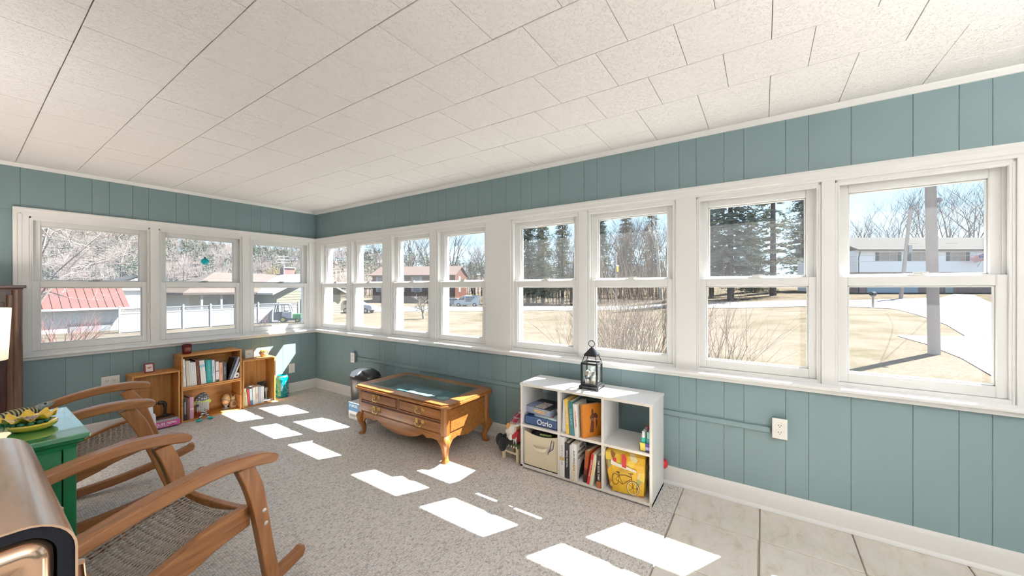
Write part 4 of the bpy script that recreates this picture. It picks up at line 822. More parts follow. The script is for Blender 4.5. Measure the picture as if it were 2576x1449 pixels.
m2 = MB(); m2.tube([(.02, 0, .03), (.02, 0, .12)], .011, 12); m2.tube([(.02, 0, .105), (.02, 0, .128), (.012, 0, .142), (-.006, 0, .150), (-.02, 0, .150)], .016, 12); m2.tube([(-.015, 0, .150), (-.025, 0, .150)], .019, 12); m2.tube([(-.02, 0, .150), (-.085, 0, .150), (-.095, 0, .146)], .0095, 12); m2.build('pipe', PIPE, pl, smooth=40)
m2 = MB(); m2.tube([(-.085, 0, .150), (-.088, 0, .02)], .008, 10); m2.tube([(-.088, 0, .14), (-.088, 0, .155)], .014, 10); m2.build('down_pipe', mat('grey_pipe', (.25, .22, .22), .4, .5), pl, smooth=40)
wbt = thing('white_bottle', 'tall white plastic bottle standing behind the rocking chair', 'bottle', (-1.700, -.44, 0)); WP = mat('white_bottle_plastic', (.74, .74, .78), .35); MB().lathe([(0, 0), (.034, 0), (.036, .008), (.036, .175), (.030, .192), (.020, .200), (0, .2)], 22).build('bottle_body', WP, wbt, smooth=50); MB().lathe([(.019, .198), (.019, .215), (.017, .262), (.015, .266), (0, .266)], 20).build('neck', WP, wbt, smooth=50)
# things on top of the crates
def photo_frame(loc, w_, h_, c, lb, print_c, lean=-.15, rz=0, bw=.010):
    f = thing('framed_picture', lb, 'picture frame', loc, 0, rot=(lean, 0, rz)); m2 = MB(); a = w_/2
    m2.box(-a, a, 0, .012, 0, bw); m2.box(-a, a, 0, .012, h_-bw, h_); m2.box(-a, -a+bw, 0, .012, bw, h_-bw); m2.box(a-bw, a, 0, .012, bw, h_-bw); m2.build('frame', c, f, bevel=.002, seg=1)
    MB().box(-a+bw, a-bw, .005, .010, bw, h_-bw).build('mat_board', mat('mat_white', (.78, .75, .72), .8), f)
    pts = [(.016*math.sin(t)**3*1.0, h_/2+.002+.012*(.81*math.cos(t)-.31*math.cos(2*t)-.12*math.cos(3*t))) for t in [2*PI*i/20 for i in range(20)]]
    m2 = MB(); m2.prism(pts, .0042, .005, 'y'); m2.build('print', print_c, f); m2 = MB(); m2.box(-.008, .008, .012, .040, .0, .003); m2.prism([(.012, h_*.7), (.014, h_*.7), (.045, 0), (.041, 0)], -.008, .008, 'x'); m2.build('easel_back', INKB, f); return f
photo_frame((-1.640, -.15, .514), .072, .086, mat('cherry_frame', (.26, .02, .03), .35), 'small dark red framed picture on the left crate', mat('heart_print', (.62, .22, .18), .7), rz=.12)
photo_frame((-.828, -.155, .517), .086, .100, mat('light_wood_frame', (.50, .36, .22), .5), 'small pale wood framed picture on the right crate', mat('leaf_print', (.55, .60, .38), .7), rz=-.12, bw=.009)
cj = thing('candle_jar', 'dark red glass candle jar on top of the middle crates', 'candle', (-1.368, -.14, .648)); MB().lathe([(0, 0), (.034, 0), (.036, .006), (.039, .09), (.036, .092), (.033, .012), (0, .012)], 24).build('jar', mat('burgundy_glass', (.10, .006, .012), .12), cj, smooth=50); MB().lathe([(0, .012), (.0335, .012), (.0335, .07), (0, .07)], 20).build('wax', mat('burgundy_wax', (.16, .012, .02), .6), cj)
m2 = MB(); n_ = 8
for i_ in range(n_): t0 = -2.2+1.2*i_/n_; t1 = -2.2+1.2*(i_+1)/n_; m2._add([(.0392*math.cos(t0), .0392*math.sin(t0), .025), (.0392*math.cos(t1), .0392*math.sin(t1), .025), (.0402*math.cos(t1), .0402*math.sin(t1), .068), (.0402*math.cos(t0), .0402*math.sin(t0), .068)], [(0, 1, 2, 3)])
m2.build('label', mat('candle_label', (.20, .06, .05), .5), cj); text('Wick', .016, cj, (.006, -.0412, .048), (PI/2, 0, .05), mat('tan_print', (0, 0, 0)))
fp = thing('flower_bowl', 'small woven bowl with a yellow blossom on the right crate', 'bowl', (-.678, -.14, .516)); MB().lathe([(0, 0), (.028, 0), (.040, .02), (.044, .04), (.038, .052), (.034, .05), (.036, .038), (.028, .012), (0, .010)], 22).build('bowl', mat('woven_tan', (.58, .38, .24), .7, bump=(90, .6, .003)), fp, smooth=50)
m2 = MB(); random.seed(9)
for i_ in range(16):
    a_ = i_*2.4; r_ = .012+.022*(i_/16); m2.ball((r_*math.cos(a_), r_*math.sin(a_), .058+.012*(1-i_/16)), (.016, .013, .007), 8, 5)
m2.build('blossom', mat('yellow_petal', (.68, .52, .03), .6), fp, smooth=60); m2 = MB()
for i_ in range(6): a_ = i_*1.05; m2.ball((.044*math.cos(a_), .044*math.sin(a_), .045), (.012, .008, .005), 8, 4)
m2.build('petal_edge', mat('dark_leaf', (.18, .10, .03), .7), fp, smooth=60)
tj = thing('turquoise_jar', 'turquoise glass jar with a floral pattern standing on the carpet in the corner', 'jar', (-.478, -.125, 0)); TJ = mat('turquoise_glass', (.0, .30, .36), .12, trans=.25, coat=.5)
MB().lathe([(0, 0), (.058, 0), (.066, .008), (.069, .03), (.069, .205), (.066, .23), (.055, .246), (.050, .250), (.050, .262), (.047, .263), (.045, .25), (.048, .242), (.062, .222), (.064, .03), (.056, .012), (0, .01)], 36).build('jar_body', TJ, tj, smooth=50)
m2 = MB(); random.seed(13)
for z_, rr in ((.250, .0525), (.243, .056)): m2.tube([(rr*math.cos(2*PI*i/30), rr*math.sin(2*PI*i/30), z_) for i in range(30)], .0025, 6, closed=True)
for i_ in range(60):
    a_ = random.uniform(-3.0, .2); z_ = random.uniform(.03, .20); r_ = random.choice((.004, .006, .009)); c = Vector((.0695*math.cos(a_), .0695*math.sin(a_), z_)); tn = Vector((-math.sin(a_), math.cos(a_), 0)); m2.tube([c+tn*r_*math.cos(t)+Vector((0, 0, r_*math.sin(t))) for t in [2*PI*i/9 for i in range(9)]], .0016, 4, closed=True)
m2.build('relief_pattern', mat('turquoise_relief', (.25, .52, .55), .2), tj, smooth=60)
# suncatcher
sg = thing('suncatcher', 'turquoise glass ball hanging in the middle left window', 'ornament', (-1.190, -.035, 1.578)); MB().ball((0, 0, 0), (.036, .036, .034), 20, 14).build('glass_ball', mat('suncatcher_glass', (.0, .50, .52), .05, trans=.55, coat=.5), sg, smooth=80); MB().lathe([(.010, .03), (.009, .042), (0, .044)], 12).build('cap', PIPE, sg, smooth=50)
m2 = MB(); m2.tube([(0, 0, .042), (0, .005, .18), (0, .03, .312)], .0008, 5); m2.build('string', mat('clear_string', (.6, .6, .6), .5), sg)

# ================================================================ rocking chairs
ACA = wood('acacia', (.20, .074, .022), (.36, .148, .048), 'x', 5, .42, 14, coat=.15); ACAZ = wood('acacia_upright', (.20, .074, .022), (.36, .148, .048), 'z', 5, .42, 14, coat=.15)
WICK = mat('grey_wicker', (.25, .21, .175), .6, var=(120, .45)); SCREW = mat('steel_bolt', (.65, .63, .60), .3, 1)
def smooth_path(pts, n=6):
    P = [Vector(p) for p in pts]; out = []
    for i in range(len(P)-1):
        p0, p1, p2, p3 = P[max(i-1, 0)], P[i], P[i+1], P[min(i+2, len(P)-1)]
        for k_ in range(n):
            t = k_/n; out.append(.5*((2*p1)+(-p0+p2)*t+(2*p0-5*p1+4*p2-p3)*t*t+(-p0+3*p1-3*p2+p3)*t**3))
    return out+[P[-1]]
def sh(pts): return [(p[0]+.3, p[1]) for p in pts]
def curve2(pts, n=5): return [(p.x, p.y) for p in smooth_path([(a, b, 0) for a, b in pts], n)]
def weave(P, nu, nv, r, ru, name, parent, amp=.0045):
    """strands along u woven over ribs at v; P(u,v)->point on the seat"""
    m2 = MB()
    for j in range(nv):
        v = (j+.5)/nv; m2.tube([Vector(P(v, i/10)) for i in range(11)], ru, 6)
    for i in range(nu):
        t = (i+.5)/nu; pts = []
        for k_ in range(nv*3+1):
            v = k_/(nv*3); o_ = amp*math.sin(PI*v*nv)*(1 if (i//1) % 2 else -1); p = Vector(P(v, t)); n_ = (Vector(P(min(1, v+.01), t))-Vector(P(max(0, v-.01), t))).cross(Vector(P(v, min(1, t+.01)))-Vector(P(v, max(0, t-.01)))).normalized(); pts.append(p+n_*abs(o_)*(1 if i % 2 else -1))
        m2.tube(pts, r, 4, cap=False)
    o = m2.build(name, WICK, parent, smooth=60); o['kind'] = 'stuff'; return o
def make_chair(label, loc, rz, tilt):
    c = thing('rocking_chair', label, 'rocking chair', loc, 0, 'wooden rocking chairs with wicker seats', rot=(0, -tilt, rz))
    top = curve2(sh([(-.66, .562), (-.577, .583), (-.42, .615), (-.3, .631), (-.2, .634), (-.1, .622), (-.04, .606), (-.012, .594)])); tip = sh([(.002, .582), (.002, .568), (-.010, .558)]); bot = curve2(sh([(-.03, .558), (-.10, .574), (-.2, .588), (-.3, .586), (-.42, .572), (-.577, .542), (-.66, .522)]))
    leg = curve2(sh([(-.085, .585), (-.044, .479), (-.019, .332), (.004, .186), (.036, .035)])) + curve2(sh([(-.022, .02), (-.060, .242), (-.090, .40), (-.118, .50), (-.150, .58)]))
    rail = curve2(sh([(-.075, .405), (-.206, .396), (-.356, .352), (-.56, .285)])) + curve2(sh([(-.56, .215), (-.285, .274), (-.206, .300), (-.075, .322)]))
    rear = sh([(-.49, .32), (-.55, .30), (-.66, .04), (-.60, .03)])
    R0 = 2.0; arc = [(x, R0-math.sqrt(R0*R0-x*x)) for x in [-.56+1.01*i/18 for i in range(19)]]
    rk = arc + [(.462, .075), (.458, .10), (.44, .104)] + [(x, R0-math.sqrt(R0*R0-x*x)+.05) for x in [.42-.96*i/16 for i in range(17)]] + [(-.57, .11)]
    bsl = sh([(-.50, .34), (-.545, .33), (-.80, 1.00), (-.795, 1.02), (-.765, 1.02), (-.755, 1.0)])
    for s in (-1, 1):
        def pr(poly, y, w_, nm, mt, bv=.005):
            m2 = MB(); m2.prism(poly, s*y-w_/2, s*y+w_/2, 'y'); return m2.build(nm, mt, c, bevel=bv)
        pr([(x, z+.011) for x, z in top+tip+bot], .288, .060, 'armrest', ACA, .008); l_ = pr(leg, .270, .036, 'front_leg', ACAZ); pr(rail, .233, .034, 'seat_rail', ACA); pr(rear, .262, .034, 'rear_leg', ACAZ); pr(rk, .262, .036, 'rocker', ACA, .006); pr(bsl, .228, .036, 'back_stile', ACAZ)
        pr(sh([(-.60, .56), (-.66, .562), (-.70, .52), (-.645, .52)]), .262, .03, 'arm_block', ACA)
        for x_, z_ in sh([(-.035, .375), (-.028, .318)]):
            b_ = MB(); b_.lathe([(0, 0), (.009, 0), (.009, .002), (.004, .003), (0, .0025)], 14); b_.build('bolt', SCREW, l_, loc=(x_-.01, s*.2885, z_), rot=(-s*PI/2, 0, 0), smooth=40)
    def zt(x): return .405-.012*max(0, (-.1-x))/.1 - .30*max(0, (-.2-x))**1.25*.55
    def seat(v, t): s_ = -.095-.435*v; y = -.215+.43*t; return (s_+.3, y, zt(s_)-.016-.030*(1-(2*t-1)**2))
    weave(seat, 46, 9, .0036, .0055, 'seat_weave', c)
    m2 = MB(); rings = []                              # bowed front rail
    for i in range(13):
        t = i/12; y = -.250+.50*t; b_ = 1-(2*t-1)**2; x = -.088+.3+.030*b_; z = .392-.036*b_; rings.append([(x-.014, y, z-.030), (x+.016, y, z-.030), (x+.016, y, z+.010), (x+.006, y, z+.016), (x-.014, y, z+.012)])
    m2.loft(rings); m2.build('front_rail', ACA, c, bevel=.003, seg=1)
    m2 = MB(); m2.box(-.255, -.225, -.23, .23, .235, .275); m2.build('rear_rail', ACA, c, bevel=.004)
    def bk(v, t): x = -.535-.235*v; z = .37+.60*v; y = -.205+.41*t; return (x+.3-.03*(1-(2*t-1)**2), y, z)
    weave(bk, 38, 11, .0042, .0055, 'back_weave', c)
    m2 = MB(); rings = []
    for i in range(13):
        t = i/12; y = -.232+.464*t; b_ = 1-(2*t-1)**2; x = -.785+.3-.02*b_; z = .985+.05*b_; rings.append([(x-.012, y, z-.03), (x+.016, y, z-.03), (x+.006, y, z+.035), (x-.018, y, z+.035)])
    m2.loft(rings); m2.build('top_rail', ACA, c, bevel=.004)
    return c
def place_chair(tipmid, ang, tilt):
    R0 = 2.0; a = tilt; x = .3*math.cos(a)+(R0-.585)*math.sin(a)      # tip relative to the rocking centre
    f = Vector((math.cos(ang), math.sin(ang), 0)); cpos = Vector((*tipmid, 0))-f*x; cpos += f*R0*math.sin(a); cpos.z = R0*(1-math.cos(a)); return cpos
a1, a2 = R_(13.3), R_(-10.1)
make_chair('wooden rocking chair with a wicker seat nearest the viewer', place_chair((-1.957, -2.870), a1, 0), a1, 0)
make_chair('wooden rocking chair with a wicker seat behind the green side table', place_chair((-1.956, -1.685), a2, R_(8)), a2, R_(8))

# ---------------------------------------------------------------- green side table, lizard, flower dish
GRN = mat('green_paint', (.008, .165, .060), .32, coat=.3, bump=(40, .05, .002))
GT = thing('side_table', 'green painted side table between the rocking chairs', 'side table', (-2.57, -2.25, 0)); a, d = .235, .295
MB().box(-a, a, -d, d, .678, .70).build('table_top', mat('green_top_paint', (.012, .20, .078), .2, coat=1.0), GT, bevel=.003)
m2 = MB(); m2.loft([[(sx_*(a-.012+o_), sy_*(d-.012+o_), z_) for sx_, sy_ in ((-1, -1), (1, -1), (1, 1), (-1, 1))] for o_, z_ in ((-.022, .640), (-.018, .655), (-.004, .664), (0, .678))]); m2.build('cornice', GRN, GT)
for sx_ in (-1, 1):
    for sy_ in (-1, 1): m2 = MB(); x_, y_ = sx_*(a-.052), sy_*(d-.052); m2.box(x_-.018, x_+.018, y_-.018, y_+.018, 0, .645); m2.build('leg', GRN, GT, bevel=.002, seg=1)
for sy_ in (-1, 1):
    y_ = sy_*(d-.052); m2 = MB(); m2.box(.045, a-.072, y_-.012, y_+.012, .10, .645); m2.build('stile', GRN, GT, bevel=.002, seg=1)
    m2 = MB(); m2.box(-a+.055, .043, y_-.006, y_+.006, .10, .645); m2.build('end_panel', GRN, GT)
    for z_ in (.46, .56): m2 = MB(); m2.box(-a+.07, .040, y_-.011, y_+.011, z_, z_+.075); m2.build('end_rail', GRN, GT, bevel=.002, seg=1)
for sx_ in (-1, 1): x_ = sx_*(a-.052); m2 = MB(); m2.box(x_-.008, x_+.008, -d+.07, d-.07, .10, .645); m2.build('side_panel', GRN, GT)
# lizard
LZ = thing('lizard_figurine', 'beaded lizard figurine with dark stripes lying on the green table', 'figurine', (-2.505, -2.060, .70), R_(20))
def striped_x(nm, c0, c1, s):
    m = striped(nm, c0, c1, s); [setattr(n_, 'bands_direction', 'X') for n_ in m.node_tree.nodes if n_.bl_idname == 'ShaderNodeTexWave']
    [setattr(n_.inputs['Distortion'], 'default_value', 1.0) for n_ in m.node_tree.nodes if n_.bl_idname == 'ShaderNodeTexWave']; return m
LZM = striped_x('lizard_beads', (.03, .03, .025), (.42, .36, .18), 26); LZG = mat('lizard_grey', (.22, .25, .24), .5, var=(80, .4))
bl = [(-.17, .006, .006), (-.12, .010, .011), (-.075, .015, .016), (-.04, .021, .024), (0, .025, .029), (.035, .026, .028), (.06, .024, .022), (.075, .022, .018)]
m2 = MB(); m2.loft([[(x, r*math.cos(t)*1.1, z+r*.8*math.sin(t)) for t in [2*PI*i/16 for i in range(16)]] for x, z, r in [(x, max(z, r*.8+.001), r) for x, z, r in bl]]); m2.build('body', LZM, LZ, smooth=60)
m2 = MB(); hd = [(.068, .028, .018), (.085, .033, .021), (.10, .037, .020), (.118, .040, .014), (.130, .043, .007)]
m2.loft([[(x, r*math.cos(t), z+r*.8*math.sin(t)) for t in [2*PI*i/14 for i in range(14)]] for x, z, r in hd]); m2.build('head', LZG, LZ, smooth=60)
MB().ball((.096, -.014, .049), (.005, .004, .005), 8, 6).build('eye', INKB, LZ)
for pts in ([(.05, -.018, .018), (.045, -.040, .014), (.062, -.052, .004), (.075, -.056, .003)], [(.05, .018, .018), (.07, .045, .016), (.10, .055, .006), (.122, .052, .004)], [(-.045, -.014, .014), (-.05, -.038, .013), (-.070, -.045, .004), (-.085, -.05, .003)], [(-.045, .014, .014), (-.06, .035, .012), (-.05, .05, .004), (-.035, .055, .003)]):
    m2 = MB(); m2.tube(pts, [.009, .007, .005, .004], 8); m2.build('foot', LZG, LZ, smooth=60)
SD_ = thing('sunflower_dish', 'yellow ruffled sunflower dish with a speckled centre on the green table', 'dish', (-2.475, -2.300, .70)); YEL = mat('glossy_yellow', (.72, .46, .02), .25, coat=.4)
m2 = MB(); m2.lathe([(0, .0), (.05, .0), (.066, .012), (.070, .024), (.066, .030), (.05, .02), (0, .016)], 28, (.01, .0, 0)); m2.build('saucer', mat('yellow_rim', (.75, .56, .06), .2, coat=.5), SD_, smooth=50)
m2 = MB()
for k_ in range(12): a_ = k_*2*PI/12; m2.ball((.048*math.cos(a_), .048*math.sin(a_), .034), (.012, .012, .012), 8, 6)
m2.build('green_leaves', mat('glossy_green', (.015, .13, .06), .25), SD_, smooth=60)
m2 = MB(); rings = []
for r_, z_, am in ((.004, .046, 0), (.03, .044, 0), (.045, .048, .004), (.062, .055, .008), (.076, .060, .012)): rings.append([(r_*math.cos(t)*(1+.05*math.sin(9*t)), r_*math.sin(t)*(1+.05*math.sin(9*t)), z_+am*math.sin(9*t)) for t in [2*PI*i/54 for i in range(54)]])
rings += [[(p[0]*.97, p[1]*.97, p[2]-.004) for p in r] for r in rings[::-1]]
m2.loft(rings); m2.build('petals', YEL, SD_, smooth=60)
m2 = MB(); random.seed(17)
for _ in range(60): a_, r_ = random.uniform(0, 6.28), .036*math.sqrt(random.random()); m2.ball((r_*math.cos(a_), r_*math.sin(a_), .049), (.004, .004, .004), 6, 4)
m2.build('seed_centre', mat('speckled_seeds', (.35, .28, .26), .5, var=(200, .7)), SD_)

# ---------------------------------------------------------------- copper cabinet at the viewer's elbow
def copper_mat(nm, c, rough, scale):
    m = mat(nm, c, rough, .92); nt = m.node_tree; b = nt.nodes['Principled BSDF']; L = nt.links.new; tc = node(nt, 'ShaderNodeTexCoord'); mp = node(nt, 'ShaderNodeMapping'); mp.inputs['Scale'].default_value = scale; L(tc.outputs['Object'], mp.inputs[0])
    n_ = node(nt, 'ShaderNodeTexNoise'); n_.inputs['Scale'].default_value = 20; n_.inputs['Detail'].default_value = 6; L(mp.outputs[0], n_.inputs[0]); q = node(nt, 'ShaderNodeBump'); q.inputs['Strength'].default_value = .10; q.inputs['Distance'].default_value = .002; L(n_.outputs['Fac'], q.inputs['Height']); L(q.outputs[0], b.inputs['Normal'])
    r = node(nt, 'ShaderNodeMapRange'); r.inputs[3].default_value = rough*.7; r.inputs[4].default_value = rough*1.5; L(n_.outputs['Fac'], r.inputs[0]); L(r.outputs[0], b.inputs['Roughness']); return m
COP = copper_mat('brushed_copper', (.66, .46, .35), .20, (6, 1, 1)); COPP = copper_mat('polished_copper', (.60, .40, .28), .16, (1, 1, 1)); BAND = mat('black_band', (.010, .011, .016), .6, spec=.12)
CH = thing('copper_cabinet', 'tall copper clad cabinet with rolled edges and a black edge band in the left foreground', 'cabinet', (-2.795, -3.72, 0)); CW_, CD_, CHH, CR = .25, .285, .957, .055
def rr(o_, n_=8):                                       # rounded top outline in x,z, inset by o_
    pts = [(-CW_+o_, .0), ]; 
    for cx, s0 in ((-CW_+CR, PI), (CW_-CR, PI/2)):
        for i in range(n_+1): t = s0-PI/2*i/n_; pts.append((cx+(CR-o_)*math.cos(t), CHH-CR+(CR-o_)*math.sin(t)))
    pts.append((CW_-o_, 0)); return pts
def shell_prism(mb, o_out, o_in, y0, y1):
    A, B = rr(o_out), rr(o_in); n_ = len(A); V = []
    for y in (y0, y1): V += [(x, y, z) for x, z in A] + [(x, y, z) for x, z in B]
    F = []
    for i in range(n_-1):
        F += [(i, i+1, 2*n_+i+1, 2*n_+i), (n_+i, 3*n_+i, 3*n_+i+1, n_+i+1), (i, n_+i, n_+i+1, i+1), (2*n_+i, 2*n_+i+1, 3*n_+i+1, 3*n_+i)]
    mb._add(V, F)
m2 = MB(); shell_prism(m2, 0, .003, -CD_, CD_); m2.build('copper_sheet', COP, CH, smooth=50)
m2 = MB(); shell_prism(m2, .003, .020, -CD_+.006, CD_-.006); m2.build('edge_band', BAND, CH, smooth=50)
m2 = MB(); rings = []
for o_, y_ in ((.022, -CD_+.03), (.023, -CD_+.010), (.030, -CD_-.002), (.042, -CD_-.006), (.056, -CD_-.002), (.066, -CD_+.006)): rings.append([(x, y_, max(z, o_)) for x, z in rr(o_)])
m2.loft(rings, cap=True); m2.build('end_panel', COPP, CH, smooth=60)
m2 = MB(); m2.prism([(x, z) for x, z in rr(.022)], -CD_+.03, CD_-.01, 'y'); m2.build('core', BAND, CH)
for y_, z_ in ((-.235, CHH-.115), (-.02, CHH-.10)):
    m2 = MB(); m2.tube([(CW_, y_-.010, z_+.016), (CW_+.009, y_-.010, z_+.014), (CW_+.011, y_-.010, z_-.012), (CW_, y_-.010, z_-.016)], .0035, 7, flat=3); m2.build('latch_tab', COPP, CH, smooth=50)
# ---------------------------------------------------------------- dark cabinet and lamp at the left edge
MAH = wood('dark_mahogany', (.022, .007, .006), (.05, .016, .012), 'z', 5, .35, 12, coat=.3)
DC = thing('dark_cabinet', 'tall dark mahogany cabinet beside the left window', 'cabinet', (-2.72, -.20, 0)); m2 = MB(); m2.box(-.34, .325, -.145, .16, .06, 1.295); m2.build('body', MAH, DC)
m2 = MB(); m2.box(-.35, .365, -.185, .165, 1.300, 1.322); m2.box(-.345, .352, -.172, .16, 1.290, 1.300); m2.build('top', MAH, DC, bevel=.004)
for x_ in (-.315, .325): m2 = MB(); m2.lathe([(.026, .0), (.026, 1.29)], 14, (x_, -.145, 0)); m2.lathe([(.018, .05), (.018, 1.25)], 10, (x_-.03*math.copysign(1, x_), -.150, 0)); m2.build('corner_post', wood('mahogany_post', (.06, .028, .018), (.13, .07, .045), 'z', 5, .35, 12, coat=.3), DC, smooth=40)
m2 = MB(); m2.box(-.27, .27, -.152, -.144, .15, 1.2); m2.build('door', MAH, DC, bevel=.004); MB().box(-.35, .35, -.165, .16, 0, .06).build('plinth', MAH, DC)
FLP = thing('floor_lamp', 'floor lamp with a white drum shade at the left edge beside the dark cabinet', 'lamp', (-2.615, -.83, 0)); IR = mat('bronze_lamp', (.08, .06, .045), .35, .8)
MB().lathe([(0, 0), (.12, 0), (.12, .012), (.03, .022), (.012, .03), (0, .03)], 26).build('base', IR, FLP, smooth=40); MB().lathe([(.010, .02), (.010, .95), (.006, .95), (.006, 1.0)], 14).build('pole', IR, FLP, smooth=40)
SHD = bpy.data.materials.new('lamp_shade_cloth'); SHD.use_nodes = True; nt = SHD.node_tree; nt.nodes.clear(); oo = node(nt, 'ShaderNodeOutputMaterial'); dd = node(nt, 'ShaderNodeBsdfDiffuse'); dd.inputs[0].default_value = (.85, .84, .82, 1); tt = node(nt, 'ShaderNodeBsdfTranslucent'); tt.inputs[0].default_value = (.9, .82, .70, 1); xx = node(nt, 'ShaderNodeMixShader'); xx.inputs[0].default_value = .4
nt.links.new(dd.outputs[0], xx.inputs[1]); nt.links.new(tt.outputs[0], xx.inputs[2]); nt.links.new(xx.outputs[0], oo.inputs[0])
m2 = MB(); m2.lathe([(.158, .845), (.172, 1.172), (.169, 1.172), (.155, .845), (.158, .845)], 40, cap=False); m2.build('lamp_shade', SHD, FLP, smooth=50); MB().ball((0, 0, 1.02), (.03, .03, .04), 12, 8).build('bulb', mat('bulb_lit', (1, .85, .65), .5, emit=3), FLP, smooth=60)
l = bpy.data.lights.new('floor_lamp_bulb', 'POINT'); l.energy = 16; l.color = (1.0, .90, .80); l.shadow_soft_size = .045; o = bpy.data.objects.new('floor_lamp_bulb', l); col.objects.link(o); o.parent = FLP; o.location = (0, 0, 1.08)
# ================================================================ outdoors
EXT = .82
FV = Vector((math.sin(HD), math.cos(HD), 0)); RV = Vector((math.cos(HD), -math.sin(HD), 0)); FPX = 940.8
def sstep(a, b, x): t = max(0, min(1, (x-a)/(b-a))); return t*t*(3-2*t)
def H(x, y):
    """ground height outside: falls to the north, level to the east, rising again beyond the street"""
    p = Vector((x, y, 0))-Vector((CAM.x, CAM.y, 0)); d = p.dot(FV); s = p.dot(RV); t = s/d if d > 3 else (0 if s < 0 else 1); t = max(-1.6, min(1.6, t))
    w_ = sstep(.1, .9, t); b = -2.05+1.6*w_; z = -.62+(b+.62)*sstep(6, 29, d)
    z += w_*max(0, d-40)*.047 + (1-w_)*max(0, d-78)*.03
    return z
def at(px, d): p = Vector((CAM.x, CAM.y, 0))+FV*d+RV*d*(px-1288)/FPX; return Vector((p.x, p.y, H(p.x, p.y)))
def gp(px, py):
    d = 3.0
    while d < 240:
        p = at(px, d)
        if 723.2+(CAM.z-p.z)*FPX/d <= py: return p
        d *= 1.012
    return at(px, 240)
def hz(py, d): return CAM.z+(723.2-py)*d/FPX
def grass_mat():
    m = bpy.data.materials.new('dry_lawn'); m.use_nodes = True; nt = m.node_tree; b = nt.nodes['Principled BSDF']; L = nt.links.new; tc = node(nt, 'ShaderNodeTexCoord')
    n1 = node(nt, 'ShaderNodeTexNoise'); n1.inputs['Scale'].default_value = .35; n1.inputs['Detail'].default_value = 8; n1.inputs['Roughness'].default_value = .65; L(tc.outputs['Object'], n1.inputs[0])
    n2 = node(nt, 'ShaderNodeTexNoise'); n2.inputs['Scale'].default_value = 14; n2.inputs['Detail'].default_value = 5; L(tc.outputs['Object'], n2.inputs[0])
    r = node(nt, 'ShaderNodeValToRGB'); e = r.color_ramp.elements; e[0].position = .32; e[0].color = (.054, .050, .030, 1); e[1].position = .66; e[1].color = (.106, .090, .074, 1); x = e.new(.5); x.color = (.090, .076, .060, 1)
    L(n1.outputs['Fac'], r.inputs[0]); r2 = node(nt, 'ShaderNodeValToRGB'); r2.color_ramp.elements[0].position = .3; r2.color_ramp.elements[0].color = (.6, .58, .55, 1); r2.color_ramp.elements[1].position = .7; r2.color_ramp.elements[1].color = (1.15, 1.12, 1.1, 1); L(n2.outputs['Fac'], r2.inputs[0])
    mx = node(nt, 'ShaderNodeMix', data_type='RGBA', blend_type='MULTIPLY'); mx.inputs['Factor'].default_value = .8; L(r.outputs[0], mx.inputs[6]); L(r2.outputs[0], mx.inputs[7]); L(mx.outputs[2], b.inputs['Base Color']); b.inputs['Roughness'].default_value = 1; b.inputs['Specular IOR Level'].default_value = 0; return m
LAWN = grass_mat()
ds = [-30, -15, -5, 0, 3] + [4+1.5*k_ for k_ in range(28)] + [48+6*k_ for k_ in range(14)] + [140, 170, 210, 260]
ss = [-300, -220, -160, -120] + [-90+3*k_ for k_ in range(61)] + [120, 160, 220, 300]
m2 = MB()
for d_ in ds:
    for s_ in ss: p = Vector((CAM.x, CAM.y, 0))+FV*d_+RV*s_; m2.v.append((p.x, p.y, H(p.x, p.y)))
ns = len(ss)
for i in range(len(ds)-1):
    for j in range(ns-1): m2.f.append((i*ns+j, i*ns+j+1, (i+1)*ns+j+1, (i+1)*ns+j)); m2.m.append(0)
g_ = m2.build('ground', LAWN, smooth=80); g_['kind'] = 'structure'; g_['label'] = 'dry spring lawn around the house'
ASPH = mat('pale_asphalt', (.15, .148, .158), .9, var=(.6, .08))
def strip(name, near, far, mt, lift=.04, sub=8):
    m2 = MB(); n_ = 0
    for i in range(len(near)-1):
        for k_ in range(sub+(1 if i == len(near)-2 else 0)):
            t = k_/sub; a = near[i].lerp(near[i+1], t); b = far[i].lerp(far[i+1], t)
            for q in range(5): p = a.lerp(b, q/4); m2.v.append((p.x, p.y, H(p.x, p.y)+lift))
            n_ += 1
    for i in range(n_-1):
        for q in range(4): m2.f.append((i*5+q, i*5+q+1, i*5+q+6, i*5+q+5)); m2.m.append(0)
    o = m2.build(name, mt, smooth=80); o['kind'] = 'structure'; return o
strip('street', [at(600, 49), gp(860, 786), gp(1380, 782), gp(1650, 777), gp(1900, 776), gp(2140, 774), at(2400, 26)], [at(560, 62), gp(860, 772), gp(1380, 771), gp(1650, 767), gp(1900, 760.5), gp(2140, 757), gp(2330, 752)], ASPH)
strip('driveway', [gp(2258, 849), gp(2330, 870), gp(2420, 905), gp(2520, 965), gp(2700, 1060)], [gp(2260, 846), gp(2340, 848), gp(2430, 848), gp(2600, 840), gp(2800, 860)], ASPH, .02)
strip('driveway', [gp(2430, 850), gp(2380, 820), gp(2310, 795), gp(2235, 776)], [gp(2760, 860), gp(2600, 790), gp(2450, 744), gp(2400, 741)], ASPH, .028)

